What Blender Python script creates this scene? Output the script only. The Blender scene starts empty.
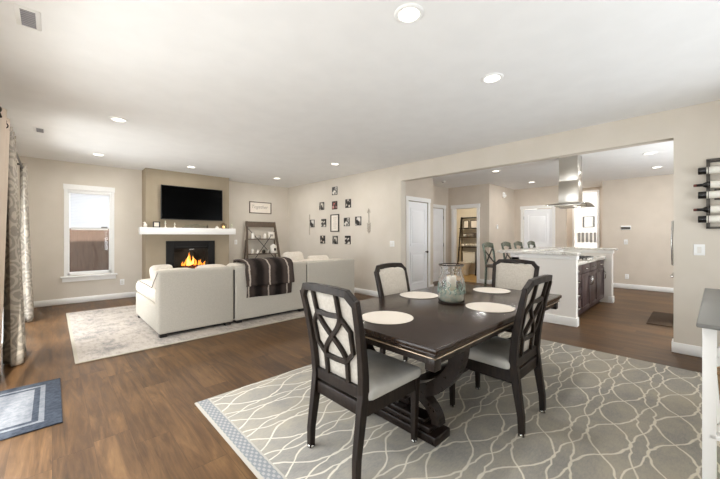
import bpy, bmesh, math, random
from math import pi, sin, cos, radians as R
from mathutils import Vector, Matrix
random.seed(7)
S = bpy.context.scene
COL = S.collection

# ------------------------------------------------------------------ camera
cd = bpy.data.cameras.new('camera'); cam = bpy.data.objects.new('camera', cd); COL.objects.link(cam)
cam.location = (0, 0, 1.31); cam.rotation_euler = (R(90), 0, R(-43.73))
cd.sensor_width = 36; cd.lens = 16.1; cd.shift_y = -0.0049; cd.clip_start = .05
S.camera = cam
# ------------------------------------------------------------------ world, lights, exposure
W = bpy.data.worlds.new('world'); S.world = W; W.use_nodes = True
W.node_tree.nodes['Background'].inputs[0].default_value = (.86, .93, 1, 1)
W.node_tree.nodes['Background'].inputs[1].default_value = 3.2
S.view_settings.view_transform = 'Standard'; S.view_settings.look = 'None'
S.view_settings.exposure = -0.45; S.view_settings.gamma = 1; S.view_settings.use_curve_mapping = False
S.cycles.use_denoising = True
S.cycles.max_bounces = 14; S.cycles.diffuse_bounces = 8; S.cycles.transparent_max_bounces = 12
S.cycles.sample_clamp_indirect = 6

def light(name, kind, loc, rot, power, color=(1, 1, 1), parent=None, **kw):
    l = bpy.data.lights.new(name, kind); l.energy = power; l.color = color
    for k, v in kw.items(): setattr(l, k, v)
    o = bpy.data.objects.new(name, l); COL.objects.link(o); o.location = loc; o.rotation_euler = rot
    if parent: o.parent = parent
    return o
light('sun', 'SUN', (3, -6, 9), (R(55), 0, R(-8)), 11.0, (1, .95, .86), angle=.02)
DAY = (.92, .965, 1)
# daylight lamps for patio bounce and sky; dining, rear and kitchen openings are added
light('skylight_patio_door', 'AREA', (-1.3, 5.9, 3.1), (0, R(-32), R(-14)), 300, (.97, .98, 1), shape='RECTANGLE', size=1.1, size_y=1.6)
light('fill_light_dining_high', 'AREA', (-1.1, 3.3, 3.3), (0, R(-27), 0), 420, (.97, .98, 1), shape='RECTANGLE', size=.8, size_y=2.4)  # added fill for the floor, through an unseen opening
light('daylight_patio_door', 'AREA', (-2.2, 6.1, .3), (0, R(-125), 0), 260, DAY, shape='RECTANGLE', size=2.4, size_y=2.2)
light('fill_light_dining_low', 'AREA', (-2.8, 2.2, .2), (0, R(-130), 0), 280, DAY, shape='RECTANGLE', size=3, size_y=4)  # added fill aimed up at the ceiling, also through the unseen opening
light('fill_light_rear', 'AREA', (3.0, -3.0, .4), (R(126), 0, 0), 165, DAY, shape='RECTANGLE', size=3.4, size_y=2)  # added fill from behind the camera, no such window known
light('fill_light_kitchen', 'AREA', (6.8, -1.95, 1.6), (R(112), 0, 0), 170, DAY, shape='RECTANGLE', size=3.2, size_y=1.5)  # added kitchen fill, its opening in the hidden wall is invented
light('daylight_front_room', 'AREA', (12.6, .4, 1.6), (R(90), 0, R(15)), 230, DAY, shape='RECTANGLE', size=1.6, size_y=2.2)
light('fill_light_entry', 'AREA', (10.95, 2.4, 2.72), (0, 0, 0), 14, (1, .97, .93), shape='DISK', size=.13)  # added fill for the entry recess, no fitting belongs to it
CAN_POWER = 16

# ------------------------------------------------------------------ materials
class X:                                   # tiny expression helper for shader math
    def __init__(s, nt, sock): s.nt, s.s = nt, sock
    def _op(a, op, b=None, rev=False):
        n = a.nt.nodes.new('ShaderNodeMath'); n.operation = op
        ins = (a, b) if not rev else (b, a)
        for i, v in enumerate(ins):
            if v is None: continue
            if isinstance(v, X): a.nt.links.new(v.s, n.inputs[i])
            else: n.inputs[i].default_value = v
        return X(a.nt, n.outputs[0])
    def __add__(a, b): return a._op('ADD', b)
    __radd__ = __add__
    def __sub__(a, b): return a._op('SUBTRACT', b)
    def __rsub__(a, b): return a._op('SUBTRACT', b, True)
    def __mul__(a, b): return a._op('MULTIPLY', b)
    __rmul__ = __mul__
    def __truediv__(a, b): return a._op('DIVIDE', b)
    def sin(a): return a._op('SINE')
    def cos(a): return a._op('COSINE')
    def abs(a): return a._op('ABSOLUTE')
    def floor(a): return a._op('FLOOR')
    def min(a, b): return a._op('MINIMUM', b)
    def max(a, b): return a._op('MAXIMUM', b)
    def lt(a, b): return a._op('LESS_THAN', b)
    def gt(a, b): return a._op('GREATER_THAN', b)
    def pp(a, b): return a._op('PINGPONG', b)
    def step(a, lo, hi):
        n = a.nt.nodes.new('ShaderNodeMapRange'); n.interpolation_type = 'SMOOTHSTEP'
        a.nt.links.new(a.s, n.inputs[0]); n.inputs[1].default_value = lo; n.inputs[2].default_value = hi
        return X(a.nt, n.outputs[0])

def srgb(c):
    if isinstance(c, str): c = [int(c[i:i+2], 16) / 255 for i in (0, 2, 4)]
    return tuple((v / 12.92 if v <= .04045 else ((v + .055) / 1.055) ** 2.4) for v in c) + (1,)

MATS = {}
def mat(name, col='808080', rough=.6, metal=0, spec=.5, **kw):
    m = bpy.data.materials.new(name); m.use_nodes = True
    b = m.node_tree.nodes['Principled BSDF']
    b.inputs['Base Color'].default_value = srgb(col); b.inputs['Roughness'].default_value = rough
    b.inputs['Metallic'].default_value = metal; b.inputs['Specular IOR Level'].default_value = spec
    for k, v in kw.items(): b.inputs[k.replace('_', ' ')].default_value = v
    MATS[name] = m
    return m
def bs(m): return m.node_tree.nodes['Principled BSDF']
def coords(m, kind='Object'):
    n = m.node_tree.nodes.new('ShaderNodeTexCoord'); return n.outputs[kind]
def world_pos(m):
    return m.node_tree.nodes.new('ShaderNodeNewGeometry').outputs['Position']
def sep(m, sock):
    n = m.node_tree.nodes.new('ShaderNodeSeparateXYZ'); m.node_tree.links.new(sock, n.inputs[0])
    return [X(m.node_tree, o) for o in n.outputs]
def noise(m, vec, scale, detail=3, rough=.5, dist=0, color=False, stretch=None):
    nt = m.node_tree
    if stretch:
        mp = nt.nodes.new('ShaderNodeMapping'); mp.inputs['Scale'].default_value = stretch
        nt.links.new(vec, mp.inputs[0]); vec = mp.outputs[0]
    n = nt.nodes.new('ShaderNodeTexNoise'); n.inputs['Scale'].default_value = scale
    n.inputs['Detail'].default_value = detail; n.inputs['Roughness'].default_value = rough; n.inputs['Distortion'].default_value = dist
    nt.links.new(vec, n.inputs['Vector'])
    return n.outputs['Color'] if color else X(nt, n.outputs['Fac'])
def mix(m, fac, a, b, mode='MIX'):
    nt = m.node_tree; n = nt.nodes.new('ShaderNodeMix'); n.data_type = 'RGBA'; n.blend_type = mode
    for i, v in ((0, fac), (6, a), (7, b)):
        if isinstance(v, X): nt.links.new(v.s, n.inputs[i])
        elif isinstance(v, bpy.types.NodeSocket): nt.links.new(v, n.inputs[i])
        elif i == 0: n.inputs[0].default_value = v
        else: n.inputs[i].default_value = srgb(v)
    return n.outputs[2]
def setc(m, sock): m.node_tree.links.new(sock, bs(m).inputs['Base Color'])
def bump(m, h, strength=.2, dist=.01):
    nt = m.node_tree; n = nt.nodes.new('ShaderNodeBump'); n.inputs['Strength'].default_value = strength; n.inputs['Distance'].default_value = dist
    nt.links.new(h.s if isinstance(h, X) else h, n.inputs['Height']); nt.links.new(n.outputs[0], bs(m).inputs['Normal'])
def ramp(m, fac, stops):
    n = m.node_tree.nodes.new('ShaderNodeValToRGB'); cr = n.color_ramp
    while len(cr.elements) < len(stops): cr.elements.new(.5)
    for e, (p, c) in zip(cr.elements, stops): e.position = p; e.color = srgb(c)
    m.node_tree.links.new(fac.s, n.inputs[0]); return n.outputs[0]
def mottled(name, a, b, scale, rough=.6, detail=4, bump_s=0, stretch=None, **kw):
    m = mat(name, a, rough, **kw); n = noise(m, coords(m), scale, detail, stretch=stretch)
    setc(m, mix(m, n.step(.3, .7), a, b))
    if bump_s: bump(m, n, bump_s)
    return m

wall_m = mottled('wall_paint', 'd9d1c5', 'd5cdc0', 3, .85, spec=.2)
kit_m = mottled('kitchen_wall_paint', 'd4c9bb', 'cfc4b6', 3, .85, spec=.2)
taupe_m = mottled('taupe_wall_paint', 'a19480', '9c8f7b', 3, .85, spec=.2)
ceil_m = mottled('ceiling_paint', 'f3f3f2', 'f0f0ef', 4, .9, spec=.1)
white_m = mat('white_trim_paint', 'f3f2ef', .4)
door_m = mat('white_door_paint', 'f8f9fb', .4)
sash_m = mat('vinyl_white', 'f4f4f2', .35)

floor_m = mat('plank_floor', '5f4635', .38, spec=.22)
def build_floor():
    m = floor_m; nt = m.node_tree
    x, y, z = sep(m, world_pos(m))
    row = (x / .19).floor()
    wn = nt.nodes.new('ShaderNodeTexWhiteNoise'); wn.noise_dimensions = '1D'; nt.links.new(row.s, wn.inputs['W'])
    off = X(nt, wn.outputs['Value'])
    yy = y / 1.35 + off * 7.0
    pl = yy.floor()
    cmb = nt.nodes.new('ShaderNodeCombineXYZ'); nt.links.new(row.s, cmb.inputs[0]); nt.links.new(pl.s, cmb.inputs[1])
    w2 = nt.nodes.new('ShaderNodeTexWhiteNoise'); w2.noise_dimensions = '2D'; nt.links.new(cmb.outputs[0], w2.inputs['Vector'])
    tone = X(nt, w2.outputs['Value'])
    c2 = nt.nodes.new('ShaderNodeCombineXYZ')
    nt.links.new((x * 9.0 + tone * 40.0).s, c2.inputs[0]); nt.links.new((y * .9 + tone * 17.0).s, c2.inputs[1])
    g1 = noise(m, c2.outputs[0], 1.6, 6, .62, 1.1)
    g2 = noise(m, c2.outputs[0], 7, 5, .6, .4)
    g3 = noise(m, world_pos(m), 1.4, 3, .5)
    f = g1 * .62 + g2 * .2 + tone * .11 + g3 * .28 - .125
    col = ramp(m, f, [(.24, '302115'), (.40, '4b3622'), (.56, '674c31'), (.74, '826441')])
    gx = (x / .19)._op('FRACT'); gy = yy._op('FRACT')
    seam = (gx.lt(.014)).max(gy.lt(.003))
    kn = noise(m, c2.outputs[0], 2.1, 3, .6, 1.6).step(.66, .76)
    setc(m, mix(m, seam * .45, mix(m, kn * .5, col, '2e2117'), '2c1f17'))
    nt.links.new((g2 * .14 + .3 + g1 * .08).s, bs(m).inputs['Roughness'])
    bump(m, g2 * .3 - seam, .12, .004)
build_floor()

wood_dark = mat('espresso_wood', '3a2d26', .3, spec=.35)
def build_wd():
    m = wood_dark; c = coords(m)
    n = noise(m, c, 5, 5, .6, .6, stretch=(1.2, 9, 9)); n2 = noise(m, c, 30, 4, .7)
    setc(m, mix(m, n.step(.3, .75), '1a1310', '2b211b'))
    nt = m.node_tree; nt.links.new((n2 * .2 + .2).s, bs(m).inputs['Roughness'])
build_wd()
top_m = mat('table_top_wood', '3c2c23', .2, spec=.4)
def build_top():
    m = top_m; c = coords(m)
    n = noise(m, c, 4, 6, .6, .7, stretch=(1, 10, 1)); s = noise(m, c, 14, 6, .75)
    setc(m, mix(m, s.step(.66, .76) * .5, mix(m, n.step(.3, .7), '241811', '34251b'), '80694f'))
    m.node_tree.links.new((s * .22 + .1).s, bs(m).inputs['Roughness'])
build_top()
chair_wood = mottled('chair_wood', '1a130f', '2a2019', 9, .45, spec=.3, stretch=(6, 6, 1))
worn_m = mat('worn_wood_edge', 'b8a48c', .6)
linen_m = mottled('chair_linen', 'c6bfb4', 'bab2a6', 60, .9, 5, .08, spec=.1)
linen_grey = mottled('chair_linen_grey', 'c8c6c0', 'b4b4af', 7, .9, 5, .05, spec=.1)
sofa_m = mottled('sofa_fabric', 'c0baae', 'b6b0a4', 90, .95, 4, .1, spec=.1)
pillow_m = mottled('pillow_cream', 'e2dace', 'd8cebf', 40, .95, 4, .1, spec=.1)
black_m = mat('black_metal', '161514', .4)
gap_m = mat('dark_seam', '2a2826', .9)
steel_m = mat('brushed_steel', 'c9c4bb', .28, 1)
chrome_m = mat('chrome', 'd8d6d2', .15, 1)
bronze_m = mat('dark_bronze', '3d362f', .35, .8)
cab_m = mottled('cabinet_wood', '3f3032', '4b3a3b', 6, .35, stretch=(4, 4, 1))
plaster_white = mat('island_white', 'eeeae4', .6)
sage_m = mat('sage_metal', '717a6f', .25, .8)
plate_m = mat('cream_placemat', 'dcd3c7', .75)
screen_m = mat('tv_screen', '020202', .2, spec=.03)
tvb_m = mat('tv_bezel', '0c0c0d', .4)
ladder_m = mottled('weathered_wood', '5b4d40', '6c5d4e', 10, .6, stretch=(8, 8, 1))
glass_m = mat('clear_glass', 'ffffff', .02, Transmission_Weight=1, IOR=1.45)
def pane_mat():
    m = bpy.data.materials.new('window_glass'); m.use_nodes = True; nt = m.node_tree; nt.nodes.clear()
    o = nt.nodes.new('ShaderNodeOutputMaterial'); mx = nt.nodes.new('ShaderNodeMixShader'); t = nt.nodes.new('ShaderNodeBsdfTransparent')
    g = nt.nodes.new('ShaderNodeBsdfGlossy'); g.inputs['Roughness'].default_value = .03; mx.inputs[0].default_value = .03
    nt.links.new(t.outputs[0], mx.inputs[1]); nt.links.new(g.outputs[0], mx.inputs[2]); nt.links.new(mx.outputs[0], o.inputs[0])
    return m
pane_m = pane_mat()
def shade_mat():
    m = mat('shade_fabric', 'f4f6fa', .9)
    nt = m.node_tree; b = bs(m); t = nt.nodes.new('ShaderNodeBsdfTranslucent'); t.inputs[0].default_value = srgb('f6f8fc')
    mx = nt.nodes.new('ShaderNodeMixShader'); mx.inputs[0].default_value = .6
    o = nt.nodes['Material Output']
    nt.links.new(b.outputs[0], mx.inputs[1]); nt.links.new(t.outputs[0], mx.inputs[2]); nt.links.new(mx.outputs[0], o.inputs[0])
    return m
shade_m = shade_mat()
def emit(name, col, s):
    m = mat(name, col, .6); b = bs(m); b.inputs['Emission Color'].default_value = srgb(col); b.inputs['Emission Strength'].default_value = s
    return m
lens_m = emit('lamp_lens', 'fff6e8', 5)
flame_m = emit('flame', 'ff9a30', 2)
flame_core = emit('flame_core', 'ffc766', 2.6)
ember_m = emit('ember', 'ff5a1e', 2)
marble_m = mat('granite', 'd8d4cc', .15)
def build_marble():
    m = marble_m; c = coords(m)
    n = noise(m, c, 12, 8, .7, .8); v = noise(m, c, 45, 4, .7)
    setc(m, mix(m, v.step(.6, .68) * .7, ramp(m, n, [(.3, '8d867c'), (.48, 'd9d5cd'), (.7, 'eceae5')]), '55504a'))
build_marble()

# rugs ---------------------------------------------------------------
rug_m = mat('trellis_rug', 'a9aaa4', .95, spec=.05)
RX0, RX1, RY0, RY1 = .80, 4.45, -.95, 2.70
def build_rug():
    m = rug_m; nt = m.node_tree; P = world_pos(m)
    x, y, z = sep(m, P)
    d1 = noise(m, P, 3.0, 2); d2 = noise(m, P, 9.0, 3)
    xs = x + (d1 - .5) * .07 + (d2 - .5) * .02; ys = y + (noise(m, P, 2.6, 2, .5, .3) - .5) * .05 + (noise(m, P, 14, 2) - .5) * .014
    th = (xs - 2.355) * (pi / .45)
    sn = th.sin().abs(); k3 = (th * 3.0).sin().abs()
    q = (ys - .545) / .30
    e = (q - (q + .5).floor()).abs() * .30
    small = (sn * .8 + k3 * .28) * .044
    big = .15 - (sn * .95 + k3 * .09) * .105
    dist = ((e - small).abs()).min((e - big).abs() * .8)
    wob = d2 * .005 + .0022
    line = 1 - dist._op('SUBTRACT', wob).step(-.002, .003)
    fade = noise(m, P, 5, 5, .7).step(.28, .5)
    blot = noise(m, P, 2.3, 6, .68, .4); fine = noise(m, P, 40, 4, .7, stretch=(1, 3, 1))
    base = ramp(m, blot * .68 + fine * .36, [(.33, '8a8783'), (.47, '9d9991'), (.6, 'aca597'), (.75, 'b5aa94')])
    c = mix(m, line * (fade * .3 + .7), base, 'dcd5c6')
    # woven border along the end nearest the doors
    bx = x - RX0
    inb = bx.lt(.10) * bx.gt(.02)
    chk = ((x * 190.0).sin() * (y * 120.0).sin()).step(-.1, .4)
    bc = mix(m, chk, '85888b', 'a4a39f')
    c = mix(m, inb, c, bc)
    edge = bx.lt(.02).max(bx.gt(.098) * bx.lt(.110))
    c = mix(m, edge, c, 'b3ada2')
    setc(m, c); bump(m, fine, .25, .004)
build_rug()
lrug_m = mat('faded_rug', 'b8afa4', .95, spec=.05)
def build_lrug():
    m = lrug_m; P = world_pos(m); x, y, z = sep(m, P)
    a = noise(m, P, 3.2, 8, .72, .8); b = noise(m, P, 7, 6, .75, .3, stretch=(3, 1, 1)); c = noise(m, P, 60, 3)
    col = ramp(m, a * .55 + b * .45, [(.32, '6d6a69'), (.42, '8f8a84'), (.52, 'aea59b'), (.7, 'bcb2a6')])
    ex = (x - .17).min(y - 4.37)
    setc(m, mix(m, ex.lt(.03), col, 'a9a293'))
    bump(m, c, .2, .004)
build_lrug()
mat_m = mat('slate_mat', '5d6472', .95, spec=.05)
def build_mat():
    m = mat_m; P = world_pos(m); x, y, z = sep(m, P)
    dd = (.055 - x).min(4.03 - y).min(y - 3.07)
    n = noise(m, P, 30, 5, .7)
    def band(lo, hi): return dd.gt(lo) * dd.lt(hi)
    c = mix(m, n.step(.3, .7), '33373e', '444951')
    light_ = mix(m, n.step(.3, .7), '62656a', '78797b')
    c = mix(m, band(.095, .125), c, light_)
    c = mix(m, dd.gt(.16), c, light_)
    setc(m, c); bump(m, n, .3, .004)
build_mat()
throw_m = mat('faux_fur', '4b423e', .95, spec=.1)
def build_throw():
    m = throw_m; x, y, z = sep(m, coords(m)); P = coords(m)
    n = noise(m, P, 8, 4, .6); f = noise(m, P, 70, 4, .8)
    xx = x + (n - .5) * .05
    t = (xx / .33 + .09)
    fr = (t - (t + .5).floor()).abs()
    cream = 1 - fr.step(.012, .055)
    c = mix(m, (fr + (n - .5) * .2).step(.18, .42), '4f4540', '151211')
    setc(m, mix(m, cream * .9, mix(m, f * .25, c, '5b504a'), 'd3c7b8')); bump(m, f, .8, .02)
build_throw()
curt_m = mat('damask_curtain', 'b9b0a2', .9, spec=.1)
def build_curtain():
    m = curt_m; nt = m.node_tree; P = coords(m)
    v = nt.nodes.new('ShaderNodeTexVoronoi'); v.inputs['Scale'].default_value = 5.5; nt.links.new(P, v.inputs['Vector'])
    n2 = noise(m, P, 9, 3)
    f = ((X(nt, v.outputs['Distance']) * 26.0) + n2 * 9.0).sin()
    n = noise(m, P, 25, 4)
    setc(m, mix(m, f.step(-.3, .5), mix(m, n, '9c968c', '8d877e'), mix(m, n, 'bab1a4', 'aea598')))
build_curtain()
lining_m = mat('curtain_lining', 'd8c9b8', .9, spec=.1)
fence_m = mottled('fence_cedar', '5c4a40', '6c584c', 5, .9, stretch=(9, 9, 1))
grass_m = mottled('ground_soil', '6f6a58', '7c7763', 4, .95)
fur_noise = None
photo_mats = []
for i in range(6):
    m = mat('photo_print', '303030', .35); P = coords(m)
    nt = m.node_tree; mp = nt.nodes.new('ShaderNodeMapping'); mp.inputs['Location'].default_value = (i * 3.7, i * 1.3, i * 5.1)
    nt.links.new(P, mp.inputs[0]); n = noise(m, mp.outputs[0], 11, 2, .5, .3)
    tint = ['d8d3ca', 'c9c3b8', 'e0d4c6', 'cfcac4', 'd5cfc5', 'b0524e'][i]
    setc(m, ramp(m, n, [(.38, '1d1b1a'), (.5, '4a4642'), (.56, tint), (.68, 'e6e0d6')])); photo_mats.append(m)
paper_m = mat('warm_paper', 'f0e7da', .8)
ink_m = mat('ink', 'aaa093', .8)
book_white = mat('white_ceramic', 'efe9e0', .35)
green_m = mottled('faded_greenery', '7d8474', '98967f', 20, .8)
candle_m = mat('candle_wax', 'f3ecdc', .5, Subsurface_Weight=.2)
amber_m = emit('candle_glow', 'ffd28a', 2.5)
teal_m = mat('teal_motif', '93aaa0', .4)
sand_m = mottled('shell_sand', 'd9d3c0', 'b9c4b4', 40, .9)
console_top = mat('grey_painted_top', '74736f', .45)
bottle_m = mat('bottle_glass_dark', '171513', .08)
foil_red = mat('burgundy_foil', '6b3a33', .35)
label_m = mat('bottle_label', 'efebe0', .6)
rack_m = mat('gunmetal', '56514b', .4, .6)
toilet_m = mat('porcelain', 'f0ece4', .2)
towel_m = mat('towel_white', 'efe8dc', .95)
basket_m = mottled('wicker', '8c8377', '6d665c', 30, .9)
bath_floor = mottled('bathroom_floor_wood', 'c6a468', 'b8955b', 6, .4)
kmat_m = mottled('brown_mat', '43311f', '4d3a28', 20, .9)
wicker_brown = mottled('woven_basket', 'b08f6a', '8c6c4b', 30, .9)

# ------------------------------------------------------------------ mesh builder
class MB:
    def __init__(s): s.bm = bmesh.new(); s.mats = []; s.mi = 0
    def m(s, material):
        if material not in s.mats: s.mats.append(material)
        s.mi = s.mats.index(material); return s
    def raw(s, verts, faces, smooth=False):
        vs = [s.bm.verts.new(v) for v in verts]
        for f in faces:
            try:
                fc = s.bm.faces.new([vs[i] for i in f]); fc.material_index = s.mi; fc.smooth = smooth
            except ValueError: pass
        return s
    def box(s, x0, x1, y0, y1, z0, z1, bev=0, seg=2, M=None):
        t = bmesh.new(); bmesh.ops.create_cube(t, size=1)
        sx, sy, sz = x1 - x0, y1 - y0, z1 - z0
        for v in t.verts: v.co = Vector(((v.co.x + .5) * sx + x0, (v.co.y + .5) * sy + y0, (v.co.z + .5) * sz + z0))
        if bev: bmesh.ops.bevel(t, geom=t.edges[:], offset=min(bev, min(abs(sx), abs(sy), abs(sz)) * .45), segments=seg, affect='EDGES', profile=.5)
        return s.merge(t, M, bool(bev))
    def merge(s, t, M=None, smooth=False):
        t.verts.index_update()
        s.raw([(M @ v.co) if M else v.co.copy() for v in t.verts], [[v.index for v in f.verts] for f in t.faces], smooth); t.free(); return s
    def cushion(s, x0, x1, y0, y1, z0, z1, r=.06, bulge=0, n=8, M=None, side=0):
        t = bmesh.new(); bmesh.ops.create_cube(t, size=1); bmesh.ops.subdivide_edges(t, edges=t.edges[:], cuts=n, use_grid_fill=True)
        c = Vector(((x0+x1)/2, (y0+y1)/2, (z0+z1)/2)); h = Vector(((x1-x0)/2, (y1-y0)/2, (z1-z0)/2)); r = min(r, min(h))
        for v in t.verts:
            q = v.co * 2
            p = Vector([math.copysign(abs(q[i]) ** .75 * h[i], q[i]) for i in range(3)])
            i_ = Vector([max(-(h[k]-r), min(h[k]-r, p[k])) for k in range(3)]); d = p - i_
            if d.length > 1e-9: p = i_ + d.normalized() * r
            e = (1 - (p.x/h.x)**2) * (1 - (p.y/h.y)**2)
            p.z += bulge * max(e, 0) * (1 if p.z > 0 else -.3)
            if side:
                e2 = (1 - (p.x/h.x)**2) * (1 - (p.z/h.z)**2); p.y += side * max(e2, 0) * (1 if p.y > 0 else -1)
            v.co = p + c
        return s.merge(t, M, True)
    def lathe(s, prof, n=24, c=(0, 0, 0), M=None, cap=True):
        vs = []; fs = []
        for r, z in prof:
            for k in range(n):
                a = 2 * pi * k / n; vs.append(Vector((c[0] + r * cos(a), c[1] + r * sin(a), c[2] + z)))
        for i in range(len(prof) - 1):
            for k in range(n):
                fs.append((i*n+k, i*n+(k+1) % n, (i+1)*n+(k+1) % n, (i+1)*n+k))
        if cap: fs.append(tuple(range(n))[::-1]); fs.append(tuple(range((len(prof)-1)*n, len(prof)*n)))
        if M: vs = [M @ v for v in vs]
        return s.raw(vs, fs, True)
    def cyl(s, a, b, r, r2=None, n=16):
        a, b = Vector(a), Vector(b); d = b - a
        M = Matrix.Translation(a) @ d.to_track_quat('Z', 'Y').to_matrix().to_4x4()
        return s.lathe([(r, 0), (r if r2 is None else r2, d.length)], n, M=M)
    def tube(s, pts, r, n=10, closed=False):
        pts = [Vector(p) for p in pts]; N = len(pts); vs = []; up = Vector((0, 0, 1)); prev = None
        for i, p in enumerate(pts):
            t = (pts[(i+1) % N] - pts[i-1]) if closed or 0 < i < N-1 else (pts[1]-pts[0] if i == 0 else pts[-1]-pts[-2])
            t.normalize()
            if prev is None:
                a = t.cross(up if abs(t.z) < .9 else Vector((1, 0, 0))).normalized()
            else:
                a = prev - t * prev.dot(t); a.normalize()
            prev = a; b = t.cross(a)
            rr = r[i] if isinstance(r, (list, tuple)) else r
            for k in range(n):
                g = 2*pi*k/n; vs.append(p + a*cos(g)*rr + b*sin(g)*rr)
        fs = [(i*n+k, i*n+(k+1) % n, ((i+1) % N)*n+(k+1) % n, ((i+1) % N)*n+k) for i in range(N if closed else N-1) for k in range(n)]
        if not closed: fs += [tuple(range(n))[::-1], tuple(range((N-1)*n, N*n))]
        return s.raw(vs, fs, True)
    def bar(s, pts, w, h, side):
        """rectangular section swept along pts; w across the vector `side`, h perpendicular to it (lists allowed)"""
        pts = [Vector(p) for p in pts]; N = len(pts); vs = []; side = Vector(side).normalized()
        for i, p in enumerate(pts):
            t = (pts[min(i+1, N-1)] - pts[max(i-1, 0)]).normalized()
            a = (side - t * side.dot(t)).normalized(); b = t.cross(a)
            ww = w[i] if isinstance(w, (list, tuple)) else w; hh = h[i] if isinstance(h, (list, tuple)) else h
            for q, e in ((-1, -1), (1, -1), (1, 1), (-1, 1)): vs.append(p + a*q*ww/2 + b*e*hh/2)
        fs = [(i*4+k, i*4+(k+1) % 4, (i+1)*4+(k+1) % 4, (i+1)*4+k) for i in range(N-1) for k in range(4)]
        fs += [(3, 2, 1, 0), tuple(range((N-1)*4, N*4))]
        return s.raw(vs, fs)
    def prism(s, poly, axis, a, b):
        """polygon (2-D) extruded along axis 'x','y','z' from a to b"""
        def P(u, v, w): return {'x': (w, u, v), 'y': (u, w, v), 'z': (u, v, w)}[axis]
        n = len(poly); vs = [P(u, v, a) for u, v in poly] + [P(u, v, b) for u, v in poly]
        fs = [tuple(range(n)), tuple(range(n, 2*n))[::-1]] + [(k, (k+1) % n, n+(k+1) % n, n+k) for k in range(n)]
        return s.raw(vs, fs)
    def build(s, name, material=None, parent=None, loc=None, bev=0):
        me = bpy.data.meshes.new(name)
        bmesh.ops.recalc_face_normals(s.bm, faces=s.bm.faces[:])
        s.bm.to_mesh(me); s.bm.free()
        for mm in (s.mats or [material]): me.materials.append(mm)
        o = bpy.data.objects.new(name, me); COL.objects.link(o)
        if loc: o.location = loc
        if parent: o.parent = parent
        if bev:
            md = o.modifiers.new('edge', 'BEVEL'); md.width = bev; md.segments = 2; md.limit_method = 'ANGLE'; md.angle_limit = R(40)
        return o

def tag(o, label, cat, group=None, kind=None):
    o['label'] = label; o['category'] = cat
    if group: o['group'] = group
    if kind: o['kind'] = kind
    return o
def thing(name, label, cat, loc=(0, 0, 0), rz=0, group=None):
    o = bpy.data.objects.new(name, None); COL.objects.link(o); o.empty_display_size = .1
    o.location = loc; o.rotation_euler = (0, 0, rz); return tag(o, label, cat, group)
def struct(o): o['kind'] = 'structure'; return o
def sbox(name, m, *b): return struct(MB().box(*b).build(name, m))
def children(o): return [c for c in bpy.data.objects if c.parent == o]
def dup(root, loc, rz, label, group=None):
    r = root.copy(); COL.objects.link(r); r.location = loc; r.rotation_euler = (0, 0, rz); r['label'] = label
    for ch in children(root):
        c = ch.copy(); COL.objects.link(c); c.parent = r
        for g in children(ch):
            d = g.copy(); COL.objects.link(d); d.parent = c
    return r

# ================================================================== THE SETTING
H = 2.74; XR = 5.07; XK = 10.35; YF = 8.37; XL = -.42; YB = -.9
struct(MB().box(XL-.2, 16, -2.2, YF+.2, -.12, 0).build('floor', floor_m))
struct(MB().box(XL-.2, 16, -2.2, YF+.2, H, H+.15).build('ceiling', ceil_m))
sbox('sun_block_slab', white_m, XL-.2, 16, -6.8, -2.2, H+.02, H+.15)  # unseen slab added to keep sun out of the rear openings
# far wall with a window hole
w = MB(); WX0, WX1, WZ0, WZ1 = .215, .885, .545, 2.21
w.box(XL, WX0, YF, YF+.15, 0, H).box(WX1, XR+.15, YF, YF+.15, 0, H).box(WX0, WX1, YF, YF+.15, 0, WZ0).box(WX0, WX1, YF, YF+.15, WZ1, H)
struct(w.build('wall_far', wall_m))
# right wall with the wide kitchen opening
OY0, OY1, OZ = .18, 4.11, 2.42
w = MB().box(XR, XR+.15, OY1, YF, 0, H).box(XR, XR+.15, OY0, OY1, OZ, H).box(XR, XR+.15, YB, OY0, 0, H)
struct(w.build('wall_right', wall_m))
# left wall with the patio door and an added unseen opening
w = MB().box(XL-.15, XL, 7.0, YF, 0, H).box(XL-.15, XL, 4.1, 5.2, 0, H).box(XL-.15, XL, YB, .4, 0, H)
w.box(XL-.15, XL, 5.2, 7.0, 2.25, H).box(XL-.15, XL, .4, 4.1, 2.35, H)
struct(w.build('wall_left', wall_m))
w = MB().box(XL-.15, 1.6, YB-.15, YB, 0, H).box(4.4, XR+.15, YB-.15, YB, 0, H).box(1.6, 4.4, YB-.15, YB, 2.4, H).box(1.6, 4.4, YB-.15, YB, 0, .6)
struct(w.build('wall_back', wall_m))
# chimney breast
CB = 7.98
sbox('wall_chimney', taupe_m, 1.42, 1.79, CB, YF, 0, H); 
sbox('wall_chimney_side', taupe_m, 2.81, 3.16, CB, YF, 0, H)
sbox('wall_chimney_upper', taupe_m, 1.79, 2.81, CB, YF, 1.2, H)
sbox('wall_chimney_lower', taupe_m, 1.79, 2.81, CB, YF, 0, .35)
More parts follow.
